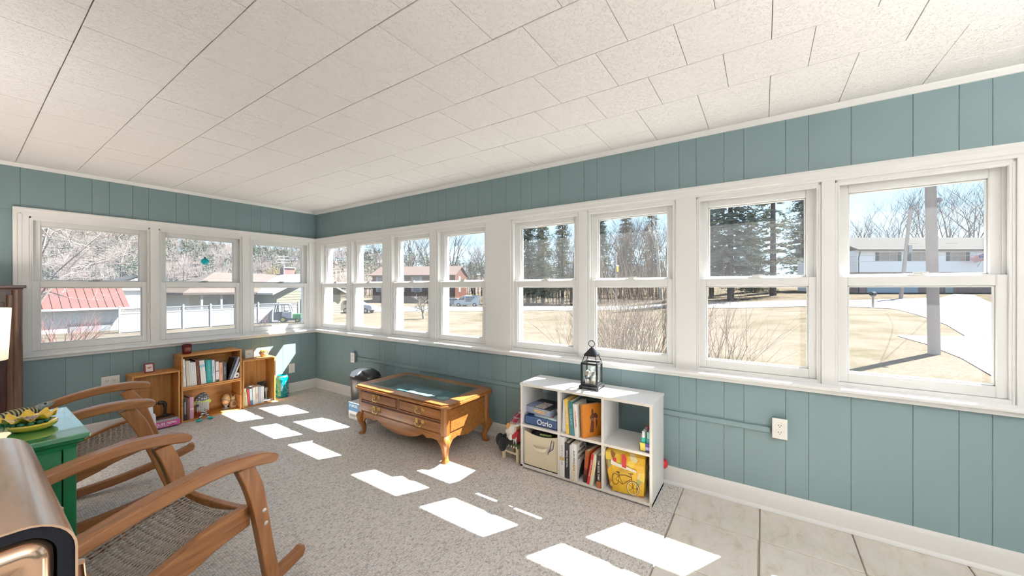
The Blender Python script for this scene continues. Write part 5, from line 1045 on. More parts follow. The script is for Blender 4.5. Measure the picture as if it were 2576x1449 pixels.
# ---------------------------------------------------------------- trees
def branch(m2, p, d, l, r, lev, rnd, n=4, spread=.55, up=.12, kids=(3, 4), seg=3):
    pts = [p.copy()]; rs = [r]; dd = d.copy()
    for k_ in range(seg):
        dd = (dd+Vector((rnd.uniform(-1, 1), rnd.uniform(-1, 1), rnd.uniform(-.6, .8)))*.16+Vector((0, 0, up*.3))).normalized(); pts.append(pts[-1]+dd*(l/seg)); rs.append(r*(1-.62*(k_+1)/seg))
    m2.tube(pts, rs, n, cap=False)
    if lev <= 0: return
    for k_ in range(rnd.randint(*kids)):
        t = rnd.uniform(.35, 1.0); i = min(seg-1, int(t*seg)); q = pts[i].lerp(pts[i+1], t*seg-i); ax = Vector((rnd.uniform(-1, 1), rnd.uniform(-1, 1), rnd.uniform(-.2, .5))).normalized()
        nd = (dd*(1-spread)+ax*spread+Vector((0, 0, up))).normalized(); branch(m2, q, nd, l*rnd.uniform(.55, .8), rs[i]*.62, lev-1, rnd, max(3, n-1), spread, up, kids, max(2, seg-1))
BARK = mat('grey_bark', (.17, .145, .135), .95, var=(3, .3)); BARKL = mat('pale_twigs', (.20, .17, .15), .95); BARKW = mat('birch_bark', (.52, .49, .46), .9, var=(2, .3)); BARKD = mat('dark_bark', (.13, .11, .105), .95)
def bare_tree(px, d, h, label, seed, mt=BARK, r=None, lev=4, spread=.5, lean=(0, 0), trunk=.35, kids=(3, 4), group=None, up=.18, name='bare_tree'):
    rnd = random.Random(seed); b = at(px, d); m2 = MB(); r = r or h*.016; th = h*trunk; dr = Vector((lean[0], lean[1], 1)).normalized()
    m2.tube([Vector((0, 0, -.3)), dr*th*.5, dr*th], [r*1.25, r, r*.85], 7, cap=False); tp = dr*th; t = thing(name, label, 'tree', (b.x, b.y, b.z), 0, group)
    m2.build('trunk', mt, t, smooth=60); m3 = MB()
    for k_ in range(4 if trunk < .5 else 3):
        a = k_*2*PI/4+rnd.uniform(-.5, .5); s_ = rnd.uniform(.25, .6); branch(m3, tp*rnd.uniform(.75, 1), (dr+Vector((math.cos(a), math.sin(a), 0))*s_).normalized(), (h-th)*rnd.uniform(.55, .75), r*.62, lev-1, rnd, 4, spread, up, kids)
    branch(m3, tp, dr, (h-th)*.7, r*.75, lev-1, rnd, 4, spread, up, kids)
    m3.build('branches', mt, t, recalc=False); return t
gT = 'bare trees behind the white house'
for i_, (px, h, lb, tr) in enumerate([(2165, 12, 'slim bare tree at the left behind the white house roof', .5), (2225, 11, 'bare tree with fine twigs above the left roof end of the white house', .4), (2262, 15, 'broad bare tree forking low behind the white house', .22), (2325, 16, 'tall dark bare tree beside the leaning pole', .45), (2385, 17, 'tall bare tree just right of the near pole', .45), (2412, 13, 'slender bare tree with few branches behind the white house', .5), (2450, 18, 'tall forked bare tree above the right end of the white house', .35), (2480, 17, 'bare tree at the right edge of the last window', .45)]):
    bare_tree(px, 74+(i_*7) % 12, h*1.15, lb, 100+i_, BARK, lev=4, trunk=tr, group=gT, kids=(3, 5), r=.20)
for i_, (px, d, h, lb) in enumerate([(958, 104, 15, 'bare tree left of the brown apartment house'), (1035, 112, 19, 'tall bare tree rising behind the brown apartment house roof'), (1078, 106, 17, 'bare tree behind the right half of the brown roof'), (1138, 96, 19, 'tall bare tree at the gable of the brown apartment house'), (1195, 100, 14, 'thin bare tree right of the brown apartment house'), (1212, 108, 15, 'thin bare tree at the edge of the fourth window')]):
    bare_tree(px, d, h, lb, 200+i_, BARK, lev=4, trunk=.4, group='bare trees around the brown apartment house', kids=(3, 4))
bare_tree(1066, 40, 2.7, 'small crooked bare tree on the lawn before the street', 31, BARKL, r=.10, lev=4, trunk=.25, spread=.7, lean=(-.2, .1), kids=(3, 5), up=.0, name='small_tree')
gW = 'woods across the street'
wl_ = [(1345, 84, 13, 'first'), (1405, 90, 15, 'second'), (1438, 82, 14, 'third'), (1530, 78, 13, 'fourth'), (1562, 86, 15, 'fifth'), (1585, 80, 16, 'sixth'), (1612, 76, 14, 'seventh'), (1635, 84, 15, 'eighth'), (1680, 80, 14, 'ninth')]
for i_, (px, d, h, o_) in enumerate(wl_): bare_tree(px, d, h, 'bare woodland tree across the street, %s from the left' % o_, 300+i_, BARKD if i_ % 3 == 1 else BARKL, lev=4, trunk=.3, group=gW, kids=(4, 5), r=.22)
bare_tree(1664, 70, 17, 'white barked tree leaning left in the woods across the street', 77, BARKW, lev=3, trunk=.7, lean=(-.10, .06), group=gW, r=.26, name='birch_tree')
# evergreens
NEED = [mat('spruce_needles', (.19, .22, .17), .9), mat('pine_needles', (.26, .265, .20), .9), mat('blue_spruce_needles', (.22, .25, .225), .9)]
def evergreen(px, d, h, w_, label, seed, mt, base=.12, sparse=1.0, group=None, bark=BARKD):
    rnd = random.Random(seed); b = at(px, d); t = thing('evergreen_tree', label, 'tree', (b.x, b.y, b.z), 0, group)
    m2 = MB(); m2.tube([(0, 0, -.3), (0, 0, h*.5), (0, 0, h)], [h*.018, h*.012, .02], 7, cap=False); m2.build('trunk', bark, t, smooth=60)
    m3 = MB(); z = h*base
    while z < h*.99:
        f = (z/h-base)/(1-base); rad = w_*(1-f)**.75*(.75+.35*rnd.random()); nb = max(4, int(9*sparse*(1-f)+3))
        for k_ in range(nb):
            a = rnd.uniform(0, 2*PI); l = rad*rnd.uniform(.55, 1.1); dr = Vector((math.cos(a), math.sin(a), 0)); tip = Vector((0, 0, z))+dr*l+Vector((0, 0, -.16*l+.1*rnd.random())); m3.tube([(0, 0, z), tip], [.03, .008], 3, cap=False)
            for q in range(int(16*sparse)+4):
                u = rnd.uniform(.12, 1.0)**.8; c = Vector((0, 0, z)).lerp(tip, u)+Vector((rnd.uniform(-.12, .12), rnd.uniform(-.12, .12), rnd.uniform(-.25, .25))); sd = Vector((-dr.y, dr.x, 0)); s_ = rnd.choice((-1, 1)); ln = (.25+.45*(1-u))*rnd.uniform(.5, 1.1)*w_*.26
                e = c+sd*s_*ln+dr*ln*.5+Vector((0, 0, rnd.uniform(-.35, .12)*ln)); wv = dr*ln*.22+Vector((0, 0, .05*ln)); m3._add([c-wv*.5, e, c+wv], [(0, 1, 2)]); m3._add([c+Vector((0, 0, .12*ln)), e, c-Vector((0, 0, .2*ln))], [(0, 1, 2)])
        z += h*.022/sparse*rnd.uniform(.6, 1.4)+.06
    m3.build('foliage', mt, t, recalc=False); return t
gE = 'evergreens across the street'
for i_, (px, d, h, w_, lb, k_, bs, sp) in enumerate([(1328, 78, 24, 5.0, 'dark spruce at the left edge of the fifth window', 0, .1, 1.2), (1366, 72, 20, 4.6, 'yellow green spruce in the fifth window', 1, .1, 1.2), (1415, 76, 21, 4.2, 'tall evergreen at the right in the fifth window', 1, .15, 1.0), (1508, 74, 22, 4.6, 'dark spruce at the left edge of the sixth window', 0, .1, 1.2), (1575, 92, 24, 5.2, 'olive evergreen behind the middle of the sixth window', 1, .15, 1.0), (1640, 95, 24, 5.0, 'olive evergreen behind the white barked tree', 1, .2, 1.0),
    (1838, 56, 27, 7.5, 'broad pine left in the seventh window', 2, .12, 1.0), (1945, 58, 27, 6.2, 'sparse pine with a bare trunk right in the seventh window', 1, .2, .75), (1790, 66, 24, 6.0, 'grey green pine at the left edge of the seventh window', 1, .1, 1.0), (2020, 70, 25, 5.6, 'dark pine at the right edge of the seventh window', 2, .15, 1.0), (1890, 74, 16, 6.0, 'pale pine behind the gap of the two big pines', 1, .05, 1.0)]):
    evergreen(px, d, h, w_, lb, 500+i_, NEED[k_], bs, sp, gE)
# willow with yellow twigs
wp = at(705, 78); wt = thing('willow_tree', 'yellow twigged willow behind the ranch house roof', 'tree', wp, 0); rnd = random.Random(5); m2 = MB(); m2.tube([(0, 0, 0), (0, 0, 4)], [.3, .22], 7); m2.build('trunk', BARKL, wt); m3 = MB()
for k_ in range(900):
    a = rnd.uniform(0, 2*PI); e = rnd.uniform(.1, 1.5); r = rnd.uniform(2.5, 5.2); c = Vector((math.cos(a)*math.cos(e)*r, math.sin(a)*math.cos(e)*r, 4+math.sin(e)*r*.75)); q = c+Vector((rnd.uniform(-.5, .5), rnd.uniform(-.5, .5), rnd.uniform(-1.4, -.3))); o_ = Vector((rnd.uniform(-.06, .06), rnd.uniform(-.06, .06), 0)); m3._add([c, q, c+o_], [(0, 1, 2)])
for k_ in range(26): branch(m3, Vector((0, 0, 3)), Vector((rnd.uniform(-1, 1), rnd.uniform(-1, 1), 1.2)).normalized(), 4, .10, 1, rnd, 3)
m3.build('branches', mat('willow_gold', (.25, .19, .085), .9), wt, recalc=False)
# wooded hillside
m2 = MB(); nh = 60; prof = [(0, 0), (.25, .25), (.55, .65), (.8, .93), (1, 1), (1.3, .8)]
def hilltop(px): return 8+17*sstep(1500, 300, px) + 4*sstep(700, 0, px) + 2*math.sin(px*.008)
for i in range(nh+1):
    px = -500+2500*i/nh
    for u, v in prof: d = 125+95*u; p = at(px, d); m2.v.append((p.x, p.y, -1.5+hilltop(px)*v*1.0))
for i in range(nh):
    for j in range(len(prof)-1): k0 = i*len(prof)+j; m2.f.append((k0, k0+1, k0+len(prof)+1, k0+len(prof))); m2.m.append(0)
hl = m2.build('hills', mat('leaf_litter', (.105, .085, .075), .95, var=(.05, .25)), smooth=80); hl['kind'] = 'structure'
rnd = random.Random(42); mB, mP = MB(), MB()
def twigcloud(m3, b, h, w_, n_):
    for k_ in range(n_):
        a, e, r = rnd.uniform(0, 2*PI), rnd.uniform(-.1, 1.45), rnd.uniform(.25, 1); c = b+Vector((math.cos(a)*math.cos(e)*r*w_, math.sin(a)*math.cos(e)*r*w_, h*.45+math.sin(e)*r*h*.5)); dr = (c-b-Vector((0, 0, h*.2))).normalized(); l = rnd.uniform(.12, .3)*h; s_ = dr.orthogonal().normalized()*rnd.uniform(.035, .085); m3._add([c-dr*l*.5-s_, c+dr*l*.5, c-dr*l*.5+s_], [(0, 1, 2)])
    m3._add([b+Vector((-.12, 0, 0)), b+Vector((.12, 0, 0)), b+Vector((0, 0, h*.8))], [(0, 1, 2)]); m3._add([b+Vector((0, -.12, 0)), b+Vector((0, .12, 0)), b+Vector((0, 0, h*.8))], [(0, 1, 2)])
def pinecloud(m3, b, h, w_, n_):
    for k_ in range(n_):
        f = rnd.random()**.7; a = rnd.uniform(0, 2*PI); r = w_*(1-f)*rnd.uniform(.3, 1.0)+.1; c = b+Vector((math.cos(a)*r, math.sin(a)*r, h*(.12+.86*f))); l = rnd.uniform(.4, 1.0)*(.5+.8*(1-f)); t = c+Vector((math.cos(a)*l, math.sin(a)*l, -.35*l)); s_ = Vector((-math.sin(a), math.cos(a), 0))*l*.5; m3._add([c+s_, t, c-s_+Vector((0, 0, .3*l))], [(0, 1, 2)])
def hillz(px, u):
    for (a, va), (b, vb) in zip(prof, prof[1:]):
        if a <= u <= b: return -1.5+hilltop(px)*(va+(vb-va)*(u-a)/(b-a))
for k_ in range(1700):
    px = rnd.uniform(20, 1300) if k_ % 5 else rnd.uniform(80, 800); u = rnd.uniform(.0, 1.04)**.6; d = 125+95*u; p = at(px, d); b = Vector((p.x, p.y, hillz(px, min(1.2, u))))
    if rnd.random() < (.50 if noise.noise((px*.007, u*4, 0)) > .02 else .08): h = rnd.uniform(6, 11); w_ = h*.24; pinecloud(mP, b, h, w_*1.3, 110)
    else: twigcloud(mB, b, rnd.uniform(6, 10), rnd.uniform(2.2, 3.8), 75)
fb = mB.build('bare_hillside_woods', mat('hazy_twigs', (.165, .138, .135), .95), recalc=False); tag(fb, 'bare grey brown woods covering the hillside', 'woods', kind='stuff')
fp_ = mP.build('hillside_pines', mat('hazy_pine', (.085, .105, .075), .95), recalc=False); tag(fp_, 'dark green pines scattered over the hillside', 'woods', kind='stuff')
# undergrowth behind the street
mU = MB()
for k_ in range(260):
    px = rnd.uniform(1240, 1760); d = rnd.uniform(68, 110); p = at(px, d); twigcloud(mU, p, rnd.uniform(4, 11), rnd.uniform(1.5, 3), 70)
for k_ in range(110):
    px = rnd.uniform(820, 1260); d = rnd.uniform(100, 125); p = at(px, d); twigcloud(mU, p, rnd.uniform(5, 10), rnd.uniform(2, 3.5), 80)
uo = mU.build('woodland_undergrowth', mat('undergrowth_twigs', (.22, .19, .165), .95), recalc=False); tag(uo, 'leafless undergrowth between the trees across the street', 'brush', kind='stuff')
# near shrubs
def shrub(base, h, w_, n_, label, seed, mt, lev=2, name='bare_shrub', r=.010, lean=(0, 0)):
    rnd = random.Random(seed); t = thing(name, label, 'shrub', base); m3 = MB()
    for k_ in range(n_):
        a = rnd.uniform(0, 2*PI); o_ = rnd.uniform(0, .25)*w_; s_ = rnd.uniform(.1, 1.0)*w_/h; branch(m3, Vector((math.cos(a)*o_, math.sin(a)*o_, -.05)), Vector((math.cos(a)*s_+lean[0], math.sin(a)*s_+lean[1], 1)).normalized(), h*rnd.uniform(.6, 1.0), r, lev, rnd, 3, .38, .08, (2, 4), 4)
    m3.build('stems', mt, t, recalc=False); return t
def near(px, d): p = at(px, d); return (p.x, p.y, p.z)
RT = mat('reddish_twigs', (.19, .12, .10), .95); TT = mat('tan_twigs', (.22, .165, .13), .95)
shrub(near(1600, 5.6), 1.75, 1.0, 60, 'leafless tan shrub outside the sixth window', 61, TT, 2)
shrub(near(1540, 7.5), 1.7, .9, 34, 'leafless shrub farther out at the left of the sixth window', 62, TT, 2)
shrub(near(1790, 5.6), 1.45, .7, 22, 'leafless shrub at the left edge of the seventh window', 63, RT, 2)
shrub(near(1455, 8.2), 1.2, .8, 16, 'sparse shrub low at the right edge of the fifth window', 64, TT, 2)
bare_tree(40, 10.5, 5.6, 'fine twigged bare tree outside the leftmost window', 65, mat('pink_grey_twigs', (.24, .20, .185), .95), r=.07, lev=5, trunk=.2, spread=.78, lean=(.12, 0), kids=(4, 5), up=.02, name='garden_tree')
shrub(near(160, 14.0), 1.15, 2.6, 44, 'low red twigged bush before the white shed', 66, mat('red_twigs', (.22, .10, .085), .95), 2, r=.014)
shrub(near(660, 32.5), 1.0, 1.2, 24, 'low reddish bush in front of the vinyl fence', 67, RT, 2)

# ---------------------------------------------------------------- buildings
SID = mat('white_siding', (.80, .80, .82), .7); SHG = mat('grey_shingle', (.052, .051, .050), .95, var=(1.5, .15)); BRK = mat('pale_brick', (.36, .25, .22), .9, var=(4, .2)); GLD = mat('dark_window_glass', (.16, .17, .19), .1); SHT = mat('slate_shutter', (.085, .115, .125), .7); WT2 = mat('white_exterior_trim', (.36, .36, .37), .7)
def bpart(p, nm, mt, *boxes, bevel=0):
    m2 = MB(); [m2.box(*b) for b in boxes]; return m2.build(nm, mt, p, bevel=bevel)
def win(p, x0, x1, y, z0, z1, nm='window', mt=None, split=1):
    w_ = bpart(p, nm, WT2, (x0-.09, x1+.09, y-.05, y, z0-.09, z0), (x0-.09, x1+.09, y-.05, y, z1, z1+.09), (x0-.09, x0, y-.05, y, z0, z1), (x1, x1+.09, y-.05, y, z0, z1), (x0, x1, y-.045, y, (z0+z1)/2-.03, (z0+z1)/2+.03))
    bpart(w_, 'pane', mt or GLD, (x0, x1, y-.03, y-.01, z0, z1)); return w_
def laps(p, x0, x1, y, z0, z1, step, mt):
    z = z0
    while z < z1-.02: m2 = MB(); m2.prism([(y, z), (y-.03, z), (y-.012, min(z+step, z1)), (y, min(z+step, z1))], x0, x1, 'x'); m2.build('clapboard', mt, p); z += step
# white two-storey house
o_ = at(2154, 58); WH = thing('white_house', 'long white two-storey house with slate shutters and a pale brick ground floor', 'house', (o_.x, o_.y, o_.z), -HD); Lw = 26
zb = -.3; z1_, z2_ = hz(686, 58)-o_.z, hz(631, 58)-o_.z; zr = hz(598, 62)-o_.z
bpart(WH, 'brick_storey', BRK, (0, Lw, 0, 9, zb, z1_)); bpart(WH, 'upper_storey', SID, (-.15, Lw+.1, -.25, 9, z1_, z2_)); laps(WH, -.15, Lw+.1, -.25, z1_, z2_, .28, SID)
m2 = MB(); m2.prism([(-.9, z2_-.12), (-.9, z2_+.06), (4.5, zr), (9.8, z2_+.06), (9.8, z2_-.12), (4.5, zr-.25)], -.5, Lw+.4, 'x'); rf = m2.build('roof', SHG, WH)
for x_, s_ in ((9.5, .0), (15.8, .3)): bpart(rf, 'snow_patch' if 0 else 'roof_vent', mat('vent_dark', (.12, .12, .12), .8), (x_, x_+1.8, 1.6, 2.1, z2_+1.0, z2_+1.25))
bpart(rf, 'roof_vent', mat('vent_dark', (0, 0, 0)), (3.4, 5.2, .5, 1.0, z2_+.45, z2_+.68))
kpx = 58/FPX
for a, b_ in ((2210, 2250), (2290, 2330), (2387, 2421)):
    xa, xb = (a-2154)*kpx, (b_-2154)*kpx; zt_, zu = hz(638, 58)-o_.z, hz(657, 58)-o_.z; xm_ = (xa+xb)/2
    win(WH, xa, xm_-.12, -.28, zu, zt_, mt=mat('tan_blind', (.30, .26, .22), .6)); win(WH, xm_+.12, xb, -.28, zu, zt_, mt=mat('tan_blind', (0, 0, 0)))
    for q in (xa-.75, xb+.2): bpart(WH, 'shutter', SHT, (q, q+.55, -.33, -.27, zu-.1, zt_+.1))
gx0, gx1 = (2180-2154)*kpx, (2308-2154)*kpx; gz = hz(692, 58)-o_.z
gd = bpart(WH, 'garage_door', mat('garage_white', (.42, .48, .54), .6), (gx0, gx1, -.08, 0, zb+.3, gz))
for k_ in range(4): bpart(gd, 'door_panel', mat('garage_white', (0, 0, 0)), (gx0+.1, gx1-.1, -.11, -.08, zb+.35+k_*(gz-zb-.3)/4, zb+.25+(k_+1)*(gz-zb-.3)/4))
bpart(WH, 'front_door', mat('pale_door', (.44, .45, .42), .6), ((2376-2154)*kpx, (2396-2154)*kpx, -.1, 0, zb, gz)); win(WH, (2412-2154)*kpx, (2430-2154)*kpx, 0, zb+1.4, gz)
m2 = MB(); m2.tube([(.3, -.35, z2_-.2), (.1, -.3, z2_-1.2), (.1, -.3, zb)], .07, 6); m2.build('downpipe', SHT, WH)
wg = MB(); wg.box(-2.2, -.4, 3, 9, zb, z2_-.4); wg.build('side_wing', SID, WH); m2 = MB(); m2.prism([(2.4, z2_-.5), (2.4, z2_-.35), (6, zr-.8), (9.6, z2_-.35), (9.6, z2_-.5)], -2.5, -.2, 'x'); m2.build('wing_roof', SHG, WH)
for k_ in range(3): bpart(WH, 'wing_shutter', SHT, (-1.9+k_*.5, -1.65+k_*.5, 2.9, 3.0, z2_-2.4, z2_-1.0))
fo = at(2482, 56.6); fl_ = thing('flag', 'stars and stripes flag hanging at the right end of the white house', 'flag', (fo.x, fo.y, hz(637, 56.6)), -HD); c_ = mat('flag_red', (.48, .06, .06), .8); cw = mat('flag_white', (.55, .53, .53), .8)
for k_ in range(13): m2 = MB(); m2.prism([(-2.9+.03*k_, -1.0+.0-.075*(k_)+.95), (0, -.075*k_), (0, -.075*(k_+1)), (-2.9+.03*k_, -1.0-.075*(k_+1)+.95-.0)], -.02, .02, 'y') if 0 else m2.prism([(0, -.085*k_), (-.0, -.085*(k_+1)), (-1.3, -.085*(k_+1)*.9-.38), (-2.7+.08*k_, -.055*(k_+1)-.85), (-2.7+.08*k_, -.055*k_-.85), (-1.3, -.085*k_*.9-.38)], -.015, .015, 'y'); m2.build('stripe', c_ if k_ % 2 == 0 else cw, fl_)
m2 = MB(); m2.prism([(0, .0), (0, -.60), (-1.15, -.85), (-1.15, -.35)], -.03, .03, 'y'); m2.build('canton', mat('flag_blue', (.06, .08, .28), .8), fl_); m2 = MB(); m2.tube([(.05, 0, .2), (.05, 1.2, -2.2)], .03, 6); m2.build('flag_pole', WT2, fl_)
for i_ in range(12): m2 = MB(); m2.box(-.25-.2*(i_ % 4)-.04, -.25-.2*(i_ % 4)+.04, -.034, -.03, -.22-.14*(i_//4)-.06*(i_ % 4)-.04, -.22-.14*(i_//4)-.06*(i_ % 4)+.03); m2.build('star', cw, fl_)
# brown apartment house
ab = at(937, 84); AB = thing('brown_apartment_house', 'two-storey brown apartment house with white shuttered windows and a reddish roof', 'house', (ab.x, ab.y, ab.z), -HD-R_(9)); La = 19.2
BRN = mat('brown_shingle_wall', (.16, .115, .10), .9, var=(3, .2)); RSH = mat('reddish_roof', (.10, .074, .067), .95, var=(2, .1)); ez = hz(692, 84)-ab.z; rz_ = hz(672, 89)-ab.z
bpart(AB, 'walls', BRN, (0, La, 0, 9, -.5, ez)); m2 = MB(); m2.prism([(0, ez-.05), (4.5, rz_-.1), (9, ez-.05)], La-.1, La, 'x'); m2.prism([(0, ez-.05), (4.5, rz_-.1), (9, ez-.05)], 0, .1, 'x'); m2.build('gable', mat('red_brown_gable', (.085, .042, .034), .9), AB)
m2 = MB(); m2.prism([(-.8, ez-.25), (-.8, ez-.05), (4.5, rz_+.1), (9.8, ez-.05), (9.8, ez-.25), (4.5, rz_-.15)], -.4, La+.35, 'x'); m2.build('roof', RSH, AB)
bpart(AB, 'gable_wall', mat('red_brown_gable', (0, 0, 0)), (La, La+.06, .05, 8.95, -.5, ez))
for zrow in ((hz(707, 84)-ab.z, hz(696, 84)-ab.z), (hz(733, 84)-ab.z, hz(724, 84)-ab.z)):
    for x_ in (.9, 5.2, 9.2, 13.6): win(AB, x_+.5, x_+2.0, 0, *zrow); [bpart(AB, 'shutter', WT2, (q, q+.42, -.06, 0, zrow[0]-.05, zrow[1]+.05)) for q in (x_, x_+2.1)]
    m2 = MB(); w_ = bpart(AB, 'end_window', WT2, (La+.06, La+.12, 2.6, 3.8, zrow[0]-.1, zrow[1]+.1)); bpart(w_, 'pane', GLD, (La+.12, La+.14, 2.95, 3.45, zrow[0], zrow[1]))
bpart(AB, 'balcony_rail', WT2, (4.0, 13.2, -.5, -.4, zrow[0]-.2, zrow[0]-.1)) if 0 else None
# ranch house, garage
gy = -2.05; RH = thing('ranch_house', 'beige ranch house with a porch and a pale red roof behind the white fence', 'house', (11.3, 46, gy)); BG2 = mat('beige_wall', (.48, .43, .34), .8); PRF = mat('pale_red_shingle', (.115, .089, .080), .95, var=(1.5, .1))
bpart(RH, 'walls', BG2, (0, 14, 0, 9, -.3, 2.75)); ez = 2.85; m2 = MB()
m2._add([(-1.2, -2.6, ez), (14.6, -2.6, ez), (14.6, 10, ez), (-1.2, 10, ez), (3.4, 3.8, ez+2.35), (14.6, 3.8, ez+2.35), (-1.2, -2.6, ez-.22), (14.6, -2.6, ez-.22), (14.6, 10, ez-.22), (-1.2, 10, ez-.22)], [(0, 1, 5, 4), (1, 2, 5), (2, 3, 4, 5), (3, 0, 4), (6, 7, 1, 0), (7, 8, 2, 1), (8, 9, 3, 2), (9, 6, 0, 3), (9, 8, 7, 6)]); rf = m2.build('roof', PRF, RH)
for x_ in (.4, 2.1, 4.6): bpart(RH, 'porch_column', WT2, (x_-.09, x_+.09, -2.4, -2.22, -.3, ez-.2))
for x_ in (2.6, 4.6): win(RH, x_, x_+.75, 0, .9, 2.0)
win(RH, 7.3, 8.6, 0, 1.2, 2.1); ch = bpart(RH, 'chimney', mat('chimney_brick', (.26, .15, .14), .9), (11.0, 12.4, 3.2, 4.2, ez+1.5, ez+3.2)); bpart(ch, 'chimney_cap', WT2, (10.9, 12.5, 3.1, 4.3, ez+3.2, ez+3.32))
m2 = MB(); m2.tube([(10.9, 3, ez+2.2), (10.9, 3, ez+4.9)], .05, 6); [m2.tube([(10.0+.1*k_, 3, ez+3.9+.4*k_), (11.8-.1*k_, 3, ez+3.9+.4*k_)], .03, 5) for k_ in range(3)]; m2.build('roof_aerial', mat('aerial_grey', (.5, .5, .5), .5), RH)
GA = thing('cream_garage', 'cream clapboard garage with a white door behind the lawn tractor', 'garage', (17.3, 40, gy)); CRW = mat('cream_clapboard', (.26, .24, .18), .8); wd_ = 7.6
bpart(GA, 'walls', CRW, (0, wd_, .03, 7, -.3, 3.0)); laps(GA, 0, wd_, .03, -.1, 3.0, .30, CRW); m2 = MB(); m2.prism([(0, 3.0), (wd_, 3.0), (wd_/2, 4.9)], .0, .1, 'y'); m2.prism([(0, 3.0), (wd_, 3.0), (wd_/2, 4.9)], 6.9, 7, 'y'); m2.build('gable', mat('white_gable', (.30, .30, .30), .8), GA)
m2 = MB(); m2.prism([(-.6, 2.75), (wd_/2, 5.05), (wd_+.6, 2.75), (wd_+.6, 2.55), (wd_/2, 4.85), (-.6, 2.55)], -.5, 7.4, 'y'); m2.build('roof', WT2, GA)
dr = bpart(GA, 'door', WT2, (2.65, 3.75, -.06, 0, -.1, 2.05)); m2 = MB(); m2.prism([(3.2+.32*math.cos(PI*i/10), 1.45+.32*math.sin(PI*i/10)) for i in range(11)], -.09, -.06, 'y'); m2.build('fan_light', GLD, dr)
# shed with red metal roof, far white gable
SHD_ = thing('white_shed', 'white shed with a red metal roof', 'shed', (-4.4, 37.8, gy-.2)); bpart(SHD_, 'walls', mat('shed_white', (.62, .615, .615), .8), (0, 9.2, 0, 5, -.4, 2.1)); RMR = mat('red_metal_roof', (.13, .055, .05), .6)
m2 = MB(); m2.prism([(-.5, 2.05), (2.5, 3.75), (5.5, 2.05), (5.5, 1.95), (2.5, 3.6), (-.5, 1.95)], -.3, 9.6, 'x'); rf = m2.build('roof', RMR, SHD_)
for k_ in range(22): m2 = MB(); m2.prism([(-.5, 2.06), (2.5, 3.76), (2.5, 3.80), (-.5, 2.10)], -.2+k_*.45, -.16+k_*.45, 'x'); m2.build('roof_seam', RMR, rf)
bpart(SHD_, 'fascia', WT2, (-.3, 9.6, -.53, -.48, 1.88, 2.04)); m2 = MB(); m2.prism([(0, 2.1), (5, 2.1), (2.5, 3.6)], 9.1, 9.2, 'x'); m2.build('gable', mat('shed_white', (0, 0, 0)), SHD_); bpart(SHD_, 'vent_panel', mat('shed_grey', (.25, .26, .28), .8), (6.5, 8.6, -.05, 0, .1, .75)); bpart(SHD_, 'vent_frame', WT2, (6.4, 8.7, -.07, -.03, .75, .85))
FG = thing('gable_house', 'white gable house far behind the fence', 'house', (12.8, 78, -1.5)); bpart(FG, 'walls', SID, (-3, 4.5, 0, 8, -.5, 2.6)); m2 = MB(); m2.prism([(-3.4, 2.4), (.75, 4.4), (4.9, 2.4)], -.3, 0, 'y'); m2.build('gable', WT2, FG); m2 = MB(); m2.prism([(-3.6, 2.3), (.75, 4.6), (5.1, 2.3), (5.1, 2.5), (.75, 4.8), (-3.6, 2.5)], -.4, 8.4, 'y'); m2.build('roof', SHG, FG); bpart(FG, 'low_wing', SHG, (-10, -3, 1, 8, 2.0, 3.4))
# vinyl fence
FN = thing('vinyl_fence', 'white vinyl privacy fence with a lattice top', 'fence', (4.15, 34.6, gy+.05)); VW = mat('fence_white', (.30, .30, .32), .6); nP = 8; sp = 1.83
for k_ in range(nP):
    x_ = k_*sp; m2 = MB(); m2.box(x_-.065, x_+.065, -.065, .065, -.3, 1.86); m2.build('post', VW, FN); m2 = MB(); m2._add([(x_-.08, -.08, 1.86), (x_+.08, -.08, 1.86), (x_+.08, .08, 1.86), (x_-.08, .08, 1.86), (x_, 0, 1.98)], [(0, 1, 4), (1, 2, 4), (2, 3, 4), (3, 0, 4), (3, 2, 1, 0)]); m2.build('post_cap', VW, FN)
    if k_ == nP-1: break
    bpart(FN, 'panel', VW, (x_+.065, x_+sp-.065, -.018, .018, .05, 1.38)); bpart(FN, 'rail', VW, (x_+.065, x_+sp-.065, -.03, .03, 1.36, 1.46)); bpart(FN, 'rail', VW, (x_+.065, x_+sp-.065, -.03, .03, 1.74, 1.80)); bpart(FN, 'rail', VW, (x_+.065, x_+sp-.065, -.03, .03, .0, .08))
    m2 = MB(); q = x_+.07
    while q < x_+sp-.1:
        for s_ in (-1, 1):
            a, b_ = (q, min(q+.28, x_+sp-.07)); f_ = (b_-a)/.28
            if s_ > 0: m2.box(-.014, .014, s_*.006-.004, s_*.006+.004, 0, math.hypot(.28, .28)*f_, M=Matrix.Translation((a, 0, 1.46)) @ Matrix.Rotation(PI/4, 4, 'Y'))
            else: m2.box(-.014, .014, s_*.006-.004, s_*.006+.004, 0, math.hypot(.28, .28)*f_, M=Matrix.Translation((b_, 0, 1.46)) @ Matrix.Rotation(-PI/4, 4, 'Y'))
        q += .105
    o = m2.build('lattice', VW, FN); o['kind'] = 'stuff'
